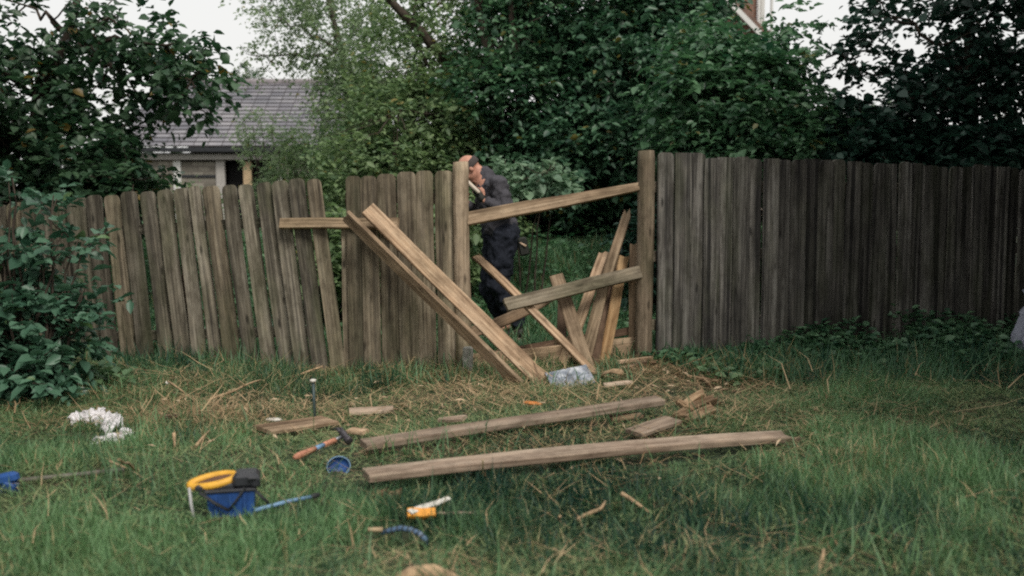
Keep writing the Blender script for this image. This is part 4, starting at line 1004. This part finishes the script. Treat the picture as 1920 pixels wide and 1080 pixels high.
# sweater
mb = MB()
cap(mb, Q(909, 330), Q(914, 340), .074, .085, 16); cap(mb, Q(902, 353), chest, .062, .13, 16); cap(mb, Q(914, 334), chest, .080, .150, 18); cap(mb, Q(914, 334), Q(924, 350), .08, .12, 18)
for sg, s_ in ((-1, shL), (1, shR)):
    cap(mb, chest + Vector((0, sg * .02, 0)), s_, .145, .088, 18); cap(mb, neck.lerp(chest, .35), s_, .085, .08)
cap(mb, chest + Vector((.02, 0, 0)), belly + Vector((.02, 0, 0)), .165, .150, 18); cap(mb, belly + Vector((.01, 0, 0)), pel + Vector((.0, 0, .03)), .155, .165, 18)
cap(mb, belly + Vector((.0, .05, 0)), pel + Vector((.0, .06, .03)), .14, .15, 18); cap(mb, belly + Vector((.0, -.05, 0)), pel + Vector((.0, -.06, .03)), .14, .15, 18)
for s_, e_, w_ in ((shL, elL, wrL), (shR, elR, wrR)):
    cap(mb, s_, e_, .082, .068); cap(mb, e_, e_.lerp(w_, .84), .066, .043)
grow(mb, 'sweater', M_sweat, man, .011, 4, .5, (.07, .060))
# trousers
mb = MB()
mb.ell(pel + Vector((.01, 0, -.02)), (.175, .19, .15))
for h_, k_, a_ in ((hipL, knL, anL), (hipR, knR, anR)):
    cap(mb, h_ + Vector((.01, 0, 0)), k_, .135, .098, 18); cap(mb, k_ , a_ + Vector((0, 0, .015)), .098, .078, 18)
    mb.ell(k_ + Vector((-.02, 0, -.02)), (.09, .08, .10)); mb.ell(a_ + Vector((0, 0, .05)), (.085, .08, .06))
grow(mb, 'trousers', M_trous, man, .012, 4, .5, (.08, .065))
for a_ in (anL, anR):
    mb = MB(); gz_ = 0.0
    cap(mb, Vector((a_.x + .03, a_.y, .075)), Vector((a_.x - .05, a_.y, .062)), .055, .05, 16); cap(mb, Vector((a_.x - .05, a_.y, .055)), Vector((a_.x - .19, a_.y - .02, .045)), .05, .038, 16)
    cap(mb, Vector((a_.x + .01, a_.y, .08)), Vector((a_.x + .01, a_.y, .14)), .05, .048, 14)
    sh_ = grow(mb, 'shoe', M_shoe, man, .009, 3, .5)
    mb = MB(); mb.box((a_.x - .075, a_.y - .01, .018), (.33, .105, .03), bev=.008); s2 = mb.build('sole', M_sole, None, loc=(a_.x, a_.y, 0)); place(s2, WM[s2.name], sh_)
mb = MB()
d = (haL - wrL).normalized(); cap(mb, wrL + d * .028, wrL + d * .10, .037, .041, 14, .8); cap(mb, wrL + d * .10 + Vector((0, -.004, 0)), wrL + d * .15 + Vector((0, -.022, 0)), .036, .026, 12, .8)
grow(mb, 'glove', M_glove, man, .007, 3, .5)
mb = MB(); mb.box(Q(981, 462, -.12), (.09, .05, .17), Matrix.Rotation(R(-12), 3, 'Y'), .015)
tpz = mb.build('tool_pouch', M_glove, man, smooth=False)
mb = MB(); mb.tube([Q(975, 455, -.15), Q(986, 462, -.15)], [.006, .014], 8); mb.build('tool_tip', plain('brass_tip', (.5, .36, .25), .5), tpz)
# what he holds to the post
hd = empty('pencil_bar', Q(884, 350, -.28), 'pale round bar held up to the post in the man\'s gloved hand', 'bar'); WM[hd.name] = Matrix.Translation(hd.location)
mb = MB(); cap(mb, Q(897, 360, -.28), Q(868, 333, -.26), .017, .020, 12); mb.build('grip', plain('pale_plastic', (.55, .47, .38), .5), hd)
mb = MB(); cap(mb, Q(868, 333, -.26), Q(860, 326, -.26), .009, .008, 10); mb.build('tip', M_lintel, hd)

# ------------------------------------------------------------------ tools and litter on the grass
M_blue = plain('blue_plastic', (.020, .070, .235), .5, 0, .3, 18); M_blue2 = plain('pale_blue_plastic', (.16, .28, .44), .45, 0, .15, 20)
M_yel = plain('yellow_plastic', (.64, .34, .04), .5, 0, .2, 25); M_blk = plain('black_plastic', (.03, .032, .038), .38, 0, .2, 12)
M_steel = plain('steel', (.30, .31, .33), .38, .9, .15); M_rub = plain('black_rubber', (.02, .022, .024), .7)
M_orange = plain('orange_rubber', (.42, .19, .12), .7, 0, .45, 60); M_cream = plain('cream_plastic', (.60, .57, .52), .5, 0, .05)
def frame(o, right_, up_=(0, 0, 1)):
    x = Vector(right_).normalized(); u = Vector(up_); z = (u - x * u.dot(x)).normalized(); y = z.cross(x)
    M = Matrix((x, y, z)).transposed().to_4x4(); M.translation = Vector(o); return M
def local(mb, name, mat, M, parent, smooth=True):
    mb.v = [tuple(M @ Vector(v)) for v in mb.v]; return mb.build(name, mat, parent, smooth=smooth)

g = G(425, 966); ux = 1 / (FPX / g.y)       # metres per photo pixel at this distance
tb = empty('tool_box', g, 'blue tool box with a yellow and black carrying lid lying in the grass', 'tool box'); WM[tb.name] = Matrix.Translation(g)
Mx = frame(g, (1, .18, .02)) @ Matrix.Scale(.92, 4)
mb = MB()
def taperbox(mb, x0, x1, y0, y1, z0, z1, tx=.0, ty=.0, th=.006):
    vs_ = []
    for z, sx, sy in ((z0, tx, ty), (z1, 0, 0)): vs_ += [(x0 + sx, y0 + sy, z), (x1 - sx, y0 + sy, z), (x1 - sx, y1 - sy, z), (x0 + sx, y1 - sy, z)]
    for z, sx, sy in ((z1, 0, 0), (z0 + .01, tx, ty)): vs_ += [(x0 + sx + th, y0 + sy + th, z), (x1 - sx - th, y0 + sy + th, z), (x1 - sx - th, y1 - sy - th, z), (x0 + sx + th, y1 - sy - th, z)]
    fs = [(3, 2, 1, 0)] + [(a + k, a + (k + 1) % 4, a + 4 + (k + 1) % 4, a + 4 + k) for a in (0, 4, 8) for k in range(4)] + [(12, 13, 14, 15)]
    mb.add(vs_, fs)
taperbox(mb, -.082, .125, -.02, .13, -.03, .108, .012, .010)
for xx in (-.04, .02, .08): mb.box((xx, -.022, .045), (.010, .012, .10))
body_ = local(mb, 'body', M_blue, Mx, tb, False)
mb = MB(); mb.box((.022, .055, .112), (.225, .165, .014), bev=.004); mb.box((-.045, .045, .126), (.17, .10, .03), bev=.008); bandp = local(mb, 'rim', M_blk, Mx, tb, False)
# yellow looped lid: a flattened ring tapering to the left
mb = MB(); pts = []
for k in range(29):
    a = 2 * math.pi * k / 28; xx = -.055 + .098 * math.cos(a); w_ = .040 * (1 - .25 * max(0, -math.cos(a)))
    pts.append((max(min(xx, .045), -.16), .045 + w_ * math.sin(a), .147 + .014 * (xx + .05) / .1 + .012 * math.sin(a)))
mb.tube(pts, .0175, 10, False)
local(mb, 'lid_handle', M_yel, Mx, tb)
mb = MB(); mb.box((-.055, .045, .146), (.17, .07, .012), Matrix.Rotation(R(14), 3, 'X') @ Matrix.Rotation(R(-11), 3, 'Y'), bev=.004); local(mb, 'lid_well', plain('rusty_brown', (.12, .06, .035), .8, 0, .4), Mx, tb, False)
mb = MB(); mb.box((.088, .045, .150), (.115, .125, .062), bev=.014); mb.box((.13, .0, .145), (.04, .06, .05), bev=.01); mb.tube([(.10, -.025, .165), (.135, -.025, .165)], .012, 8)
local(mb, 'catch', M_blk, Mx, tb, False)
mb = MB()
for a, b in (((-.108, -.032, .118), (.012, -.040, .032)), ((.085, -.030, .125), (.012, -.042, .032)), ((.125, -.02, .115), (.185, -.02, .045))):
    mb.tube([a, Vector(a).lerp(Vector(b), .5) + Vector((0, -.004, -.004)), b], .0075, 6, True, .5)
local(mb, 'strap', M_rub, Mx, tb)
mb = MB(); mb.tube([(-.155, .02, .128), (-.148, .0, .06), (-.135, -.01, -.02)], .007, 6); local(mb, 'leg', plain('grey_alloy', (.4, .4, .4), .5), Mx, tb)

a = G(478, 957, .035); b = G(598, 928, .05)
rod = empty('pipe_offcut', a, 'blue grey rod with a black end sticking out from the tool box', 'rod'); WM[rod.name] = Matrix.Translation(a)
mb = MB(); mb.tube([a, a.lerp(b, .5) + Vector((0, 0, .004)), a.lerp(b, .86)], .0085, 8); mb.build('tube', M_blue2, rod)
mb = MB(); mb.tube([a.lerp(b, .86), b], .0115, 8); mb.build('end_grip', M_rub, rod)

# hammer
a = G(552, 858, .055); b = G(640, 820, .07)
hm = empty('hammer', a.lerp(b, .5), 'claw hammer with an orange and grey handle lying behind the blue bottle top', 'hammer'); WM[hm.name] = Matrix.Translation(hm.location)
mb = MB(); mb.tube([a.lerp(b, t) for t in (.0, .06, .3, .42)], [.010, .0165, .0145, .0125], 10); gp = mb.build('grip', M_orange, hm)
mb = MB(); mb.tube([a.lerp(b, t) for t in (.42, .6)], [.0115, .0115], 10); mb.build('collar', M_blue2, hm)
mb = MB(); mb.tube([a.lerp(b, t) for t in (.6, .62, .84, .86)], [.0120, .0145, .0145, .0120], 10); mb.build('upper_grip', M_orange, hm)
mb = MB(); mb.tube([a.lerp(b, t) for t in (.86, 1.02)], [.0105, .0105], 10); mb.build('neck', M_steel, hm)
h0 = G(632, 800, .10); h1 = G(655, 828, .06); dm = (h1 - h0).normalized()
mb = MB(); mb.tube([h0.lerp(h1, t) for t in (.38, .5, .72, .76, .98, 1.0)], [.017, .021, .017, .019, .021, .017], 12)
for sg in (-1, 1):
    o_ = dm.cross(Vector((0, 0, 1))).normalized() * .011 * sg
    mb.tube([h0.lerp(h1, .42) + o_ * .6, h0.lerp(h1, .18) + o_ * .9 + Vector((0, 0, .004)), h0 + o_ * 1.2 + Vector((-.012, 0, -.012))], [.011, .009, .003], 8, True, .8)
mb.build('head', plain('dark_steel', (.10, .09, .10), .42, .7, .2), hm)

# stake
a = G(591, 801, .0); 
D_ = a.y; sp_ = P(587, 716, D_ + .02)
st = empty('ground_stake', a, 'thin dark steel stake standing upright through the flat offcut with a pale cap', 'stake'); WM[st.name] = Matrix.Translation(a)
mb = MB(); mb.tube([a - Vector((0, 0, .05)), a.lerp(sp_, .5), sp_], [.009, .0095, .0105], 8); mb.build('shaft', plain('green_steel', (.05, .075, .075), .5, .3), st)
mb = MB(); mb.tube([sp_, sp_ + Vector((0, 0, .012)), sp_ + Vector((0, 0, .016))], [.018, .018, .012], 12); mb.build('cap', M_cream, st)

# blue cap standing on edge: shallow shell
g = G(634, 886, .0); cp_ = empty('bottle_top', g, 'small blue plastic bottle top standing on its edge in the grass', 'bottle top'); WM[cp_.name] = Matrix.Translation(g)
vs_, fs = [], []; nu, nv = 24, 6; cc = g + Vector((0, 0, .028)); axd = Vector((.25, -1, .35)).normalized(); ex = Vector((0, 0, 1)).cross(axd).normalized(); ey = axd.cross(ex)
mb = MB()
for j in range(nv + 1):
    th = math.pi / 2 * j / nv
    for k in range(nu):
        ph = 2 * math.pi * k / nu; rad = .052 * math.sin(th) * (1 + .12 * max(0, math.cos(ph - .6)))
        vs_.append(cc + ex * rad * math.cos(ph) + ey * rad * .86 * math.sin(ph) + axd * (-.030 * math.cos(th)))
for j in range(nv):
    for k in range(nu): fs.append((j * nu + k, (j + 1) * nu + k, (j + 1) * nu + (k + 1) % nu, j * nu + (k + 1) % nu))
mb.add(vs_, fs); sh_ = mb.build('shell', M_blue, cp_); sm_ = sh_.modifiers.new('s', 'SOLIDIFY'); sm_.thickness = .003
mb = MB(); mb.tube(vs_[-nu:] + [vs_[-nu]], .0028, 6, False); mb.build('rim', M_blue2, cp_)

# curved blue hose piece with tan end
pts = [G(px, py, h) for px, py, h in ((716, 999, .05), (733, 994, .07), (752, 990, .085), (770, 993, .085), (786, 1000, .075), (799, 1012, .055), (804, 1026, .02))]
hz_ = empty('hose_piece', pts[0], 'short curved blue hose piece with a tan end in the near grass', 'hose'); WM[hz_.name] = Matrix.Translation(pts[0])
mb = MB(); mb.tube(pts, .0105, 10, True, .8); mb.build('tube', plain('hose_blue', (.07, .12, .20), .4, 0, .2, 30), hz_)
mb = MB()
for i in range(9):
    t = .6 + i * .55; k = min(int(t), 5); p = pts[k].lerp(pts[k + 1], t - k); d = (pts[k + 1] - pts[k]).normalized(); mb.tube([p - d * .0025, p + d * .0025], .0122, 10, True, .8)
mb.build('ribs', M_rub, hz_)
mb = MB(); mb.tube([G(690, 993, .065), G(717, 993, .065)], [.008, .010], 8); mb.build('end_piece', M_jamb, hz_)

# white and orange knife
kn = empty('folding_knife', G(790, 955), 'half open folding saw with a white blade and a short orange handle', 'folding saw'); WM[kn.name] = Matrix.Translation(kn.location)
board('blade', G(768, 960, .075), G(843, 934, .085), .030, .006, M_cream, kn, facing=(0, -.5, 1), taper1=.7)
board('handle', G(764, 963, .062), G(816, 962, .065), .042, .022, M_yel if False else plain('orange_plastic', (.70, .30, .04), .45, 0, .08), kn, facing=(0, -.8, 1), taper1=.85)
tag(board('thin_batten', G(815, 962, .04), G(888, 962, .045), .012, .006, MW_ground, facing=(0, -.5, 1)), 'thin reddish strip of wood right of the folding saw', 'strip')

# long pole and blue head, cut by the left edge
a = G(18, 903, .02); b = G(232, 881, .03)
br_ = empty('rake', a, 'long grey pole with a blue head lying in the grass at the left edge', 'rake'); WM[br_.name] = Matrix.Translation(a)
mb = MB(); mb.tube([a, a.lerp(b, .5), b], .011, 8); mb.build('pole', plain('grey_pole', (.13, .12, .10), .6, 0, .3), br_)
mb = MB(); c = G(8, 898, .055); mb.box(c, (.125, .05, .05), Matrix.Rotation(R(-12), 3, 'Y'), .014); mb.box(c + Vector((.03, -.01, -.03)), (.06, .04, .04), Matrix.Rotation(R(20), 3, 'Y'), .008)
for k in range(8): mb.box(c + Vector((-.055 + k * .0155, 0, -.045)), (.005, .03, .05))
mb.build('head', M_blue, br_, smooth=False)

# crumpled white bags
M_bag = plain('white_polythene', (.66, .64, .66), .42, 0, .08, 12)
def ridg(p, sc, o=3):
    v = 0; a = 1
    for k in range(o): v += a * (1 - abs(mnoise.noise(Vector(p) * sc * 2 ** k)) * 2.4); a *= .5
    return v / 1.75
bg = G(180, 815, .0); eb = empty('plastic_bag', bg, 'crumpled white plastic bag caught in the grass by the leafy shrub', 'bag'); WM[eb.name] = Matrix.Translation(bg)
def crumple(cx, cy, lx, ly, h, rot, seed):
    mb = MB(); nu, nv = 34, 22; vs_, fs = [], []; c = G(cx, cy)
    for j in range(nv + 1):
        for i in range(nu + 1):
            u, v = i / nu * 2 - 1, j / nv * 2 - 1
            q_ = (u * 1.2 + seed, v * 1.2, seed * .7)
            e_ = 1 + .22 * mnoise.noise(Vector((u * 1.5 + seed, v * 1.5, 3)))
            dome = max(0, 1 - (u * u * .8 + v * v * .8)) ** .6
            x, y = u * lx * e_, v * ly * e_
            z = h * dome * (.45 + .60 * ridg(q_, .8, 2)) + .012
            x += .02 * ridg((v * 2, seed, u * 2), 1.2); y += .02 * ridg((seed, u * 2, v * 2), 1.2)
            vs_.append(c + Vector((x * math.cos(rot) - y * math.sin(rot), x * math.sin(rot) + y * math.cos(rot), z)))
    for j in range(nv):
        for i in range(nu): k = j * (nu + 1) + i; fs.append((k, k + 1, k + nu + 2, k + nu + 1))
    mb.add(vs_, fs); o = mb.build('sheet', M_bag, eb, smooth=False); m_ = o.modifiers.new('s', 'SOLIDIFY'); m_.thickness = .0015
crumple(148, 798, .060, .045, .12, .3, 1.3); crumple(178, 800, .070, .055, .12, -.4, 4.1); crumple(208, 812, .065, .055, .13, -.9, 7.7); crumple(200, 834, .085, .04, .055, .1, 9.2); crumple(233, 824, .04, .04, .07, .5, 2.2)
DB = 8.7
c0 = P(1940, 610, DB); c0.z = 0
es = empty('rubbish_sack', c0, 'large white sack standing in the weeds against the dark end of the fence', 'sack'); WM[es.name] = Matrix.Translation(c0)
mb = MB(); vs_, fs = [], []; nu, nv = 48, 30
prof = [(0, .02), (.02, .17), (.15, .20), (.30, .17), (.42, .12), (.50, .075), (.545, .06), (.60, .085), (.66, .12), (.665, .01)]
for j in range(nv + 1):
    z = .665 * j / nv
    for a_, b_ in zip(prof, prof[1:]):
        if a_[0] <= z <= b_[0] + 1e-6: rad = lerp(a_[1], b_[1], (z - a_[0]) / (b_[0] - a_[0])); break
    for k in range(nu):
        th = 2 * math.pi * k / nu
        f_ = 1 + .38 * (ridg((math.cos(th) * 1.4, math.sin(th) * 1.4, z * 1.6), 1.5) - .55)
        vs_.append(c0 + .86 * Vector((rad * f_ * math.cos(th) + (z > .4) * -.02, rad * f_ * math.sin(th), z)))
for j in range(nv):
    for k in range(nu): fs.append((j * nu + k, j * nu + (k + 1) % nu, (j + 1) * nu + (k + 1) % nu, (j + 1) * nu + k))
mb.add(vs_, fs); mb.build('sheet', plain('grey_white_sack', (.26, .27, .33), .6, 0, .12, 10), es, smooth=False)
mb = MB(); pts = [c0 + Vector((-.012 + .066 * math.cos(a), .066 * math.sin(a), .46 + .008 * math.sin(2 * a))) for a in np.linspace(0, 2 * math.pi, 15)]
mb.tube(pts, .012, 6, False); mb.build('tie_cord', M_rub, es)

# grey slate sheet propped at the foot of the slanting planks
def slabmat():
    m, nt, out = newmat('scuffed_grey_sheet'); L = nt.links
    tc = N(nt, 'ShaderNodeTexCoord'); no = N(nt, 'ShaderNodeTexNoise', Scale=9.0, Detail=8.0, Roughness=.7); L.new(tc.outputs['Object'], no.inputs['Vector'])
    rp = ramp(nt, [(.36, (.05, .06, .08)), (.48, (.22, .25, .30)), (.58, (.46, .48, .52)), (.72, (.66, .67, .68))]); L.new(no.outputs['Fac'], rp.inputs[0])
    b = N(nt, 'ShaderNodeBsdfPrincipled'); b.inputs['Roughness'].default_value = .45; L.new(rp.outputs[0], b.inputs['Base Color']); L.new(b.outputs[0], out.inputs[0]); return m
a = G(1030, 716, .05); b = G(1108, 700, .075); FOOT_LATE = 0
ss = board('metal_sheet', a, b, .185, .008, slabmat(), facing=(.05, -.75, 1), bend=.01); tag(ss, 'scuffed blue grey sheet lying at the foot of the slanting planks', 'sheet')

# curled bark scrap, branch pile, leaf, twigs, log
def strip(name, pts, w, mat, label, cat, th=.008):
    mb = MB(); mb.tube(pts, [w * (.6 + .4 * math.sin(math.pi * (i + .5) / len(pts))) for i in range(len(pts))], 8, True, th / w); o = mb.build(name, mat, None, loc=pts[0]); return tag(o, label, cat)
M_barkscrap = plain('torn_bark', (.36, .25, .15), .9, 0, .35, 30)
strip('bark_scrap', [G(1127, 708, .02), G(1132, 700, .07), G(1148, 695, .10), G(1163, 697, .10), G(1170, 703, .05), G(1168, 708, .02)], .022, M_barkscrap, 'curled strip of torn bark arching over a dark hollow by the slanting batten', 'bark')
M_leafd = plain('dead_leaf', (.48, .17, .04), .7, 0, .2, 20)
c = G(998, 756, .05); mb = MB(); mb.ell(c, (.062, .035, .012), Matrix.Rotation(.1, 3, 'Y'), 14, 8); o = mb.build('fungus_bracket', M_leafd, None, loc=c); tag(o, 'bright orange brown chunk of bark on the grass below the slanting planks', 'bark')
M_rot = wood('rotten_wood', (.11, .065, .035), (.26, .17, .10), (.42, .31, .20), knots=.3)
r2 = random.Random(4)
for i, (ax_, ay_, bx_, by_, w_, l0, l1, lab) in enumerate([
        (1268, 782, 1345, 745, .05, .04, .08, 'topmost ragged piece of the rotten wood heap'), (1275, 768, 1320, 735, .045, .05, .13, 'rotten slab tilting up at the back of the heap'),
        (1280, 790, 1340, 765, .06, .02, .06, 'dark broken piece under the front of the rotten wood heap'), (1290, 760, 1350, 752, .04, .07, .05, 'pale splinter at the right side of the rotten wood heap'),
        (1268, 752, 1300, 775, .035, .10, .04, 'short rotten stick crossing the left side of the heap')]):
    o = board('rotten_wood', G(ax_, ay_, l0), G(bx_, by_, l1), w_, .025, M_rot, facing=(r2.uniform(-.3, .3), -.6, .8), broken0=.05, broken1=.06, bend=r2.uniform(-.02, .02)); tag(o, lab, 'wood')
for (ax_, ay_, bx_, by_, w_, lab) in [(1290, 705, 1345, 715, .02, 'thin stick in the dry patch right of the tall round post'), (1300, 690, 1330, 720, .018, 'second thin stick crossing the dry patch right of the tall round post')]:
    o = board('stick', G(ax_, ay_, .05), G(bx_, by_, .06), w_, .014, M_rot, facing=(0, -.5, 1)); tag(o, lab, 'stick')
def stick(pp, rad, label, mat=M_barkscrap):
    pts = [G(x, y, h) for x, y, h in pp]
    pts2 = []
    for i in range(len(pts) - 1):
        for k in range(3): pts2.append(pts[i].lerp(pts[i + 1], k / 3) + Vector((0, 0, .004 * math.sin(i * 3 + k))))
    pts2.append(pts[-1]); mb = MB(); mb.tube(pts2, [rad * (1 - .6 * i / len(pts2)) for i in range(len(pts2))], 6); tag(mb.build('stick', mat, None, loc=pts[0]), label, 'stick')
stick([(252, 882, .02), (240, 868, .12), (229, 866, .26), (222, 862, .38)], .0075, 'tall dry stick leaning upright right of the white plastic bag')
stick([(205, 865, .05), (250, 885, .03), (288, 905, .01)], .006, 'thin stick at the foot of the tall dry stick')
stick([(315, 715, .08), (350, 740, .04), (382, 754, .02)], .008, 'curved dry stem sloping down in front of the left fence')
stick([(388, 752, .03), (425, 738, .05), (455, 724, .08), (490, 712, .1)], .010, 'dry stick rising to the right in front of the left fence')
stick([(550, 708, .03), (605, 687, .12)], .011, 'pale cut stick leaning at the foot of the leaning fence panel')
stick([(366, 838, .03), (395, 805, .05)], .010, 'short stick lying above the tool box')
stick([(326, 812, .09), (328, 840, .02)], .010, 'short forked stick standing left of the tool box')
stick([(1165, 925, .08), (1218, 962, .02)], .011, 'pale curved stick lying in the near grass below the long planks')
stick([(1082, 975, .03), (1125, 955, .05), (1135, 940, .06)], .011, 'bent brown stick left of the pale curved stick')
stick([(1050, 968, .06), (1048, 976, .03), (1072, 992, .01)], .007, 'small crooked twig below the bent brown stick')
stick([(1535, 1078, .02), (1545, 1030, .09)], .009, 'dry stem standing at the bottom right of the lawn')
stick([(906, 905, .02), (905, 862, .16)], .005, 'grass seed stem standing in front of the nearer long plank', plain('seed_stem', (.36, .28, .14), .8))
# cut branch stub at the bottom edge
pts = [G(735, 1092, .02), G(770, 1074, .05), G(810, 1072, .06), (G(850, 1088, .04)), G(872, 1110, .02)]
mb = MB(); mb.tube(pts, [.012, .024, .028, .024, .014], 12, True, .7); tag(mb.build('tree_root', M_barkscrap, None, loc=pts[0]), 'curved bare root lying at the bottom edge of the lawn', 'root')
c = G(285, 786, .05)
o = board('bark_flake', G(318, 782, .05), G(322, 778, .05), .10, .012, MW_dark, facing=(0, -.2, 1)); tag(o, 'dark flake of wood in the dry patch right of the white plastic bag', 'flake')
mb = MB(); c = G(513, 787, .05); mb.ell(c, (.05, .025, .012), None, 10, 6); tag(mb.build('paper_scrap', M_cream, None, loc=c), 'small white scrap lying just behind the flat offcut', 'scrap')
mb = MB(); c = G(313, 718, .06); mb.ell(c, (.012, .012, .012), None, 8, 6); tag(mb.build('pale_flower', M_cream, None, loc=c), 'single small white flower in the grass below the left fence', 'flower')
for i, (px, py, w_) in enumerate(((715, 925, .10), (740, 927, .08))):
    a = G(px - 14, py, .03); b = G(px + 14, py - 6, .05)
    tag(board('bark_flake', a, b, .035, .012, M_rot, facing=(.2, -.5, 1), broken0=.02, broken1=.02, bend=.01), ['curled brown flake under the near end of the nearer plank', 'second curled flake just right of the first, under the nearer plank'][i], 'flake')
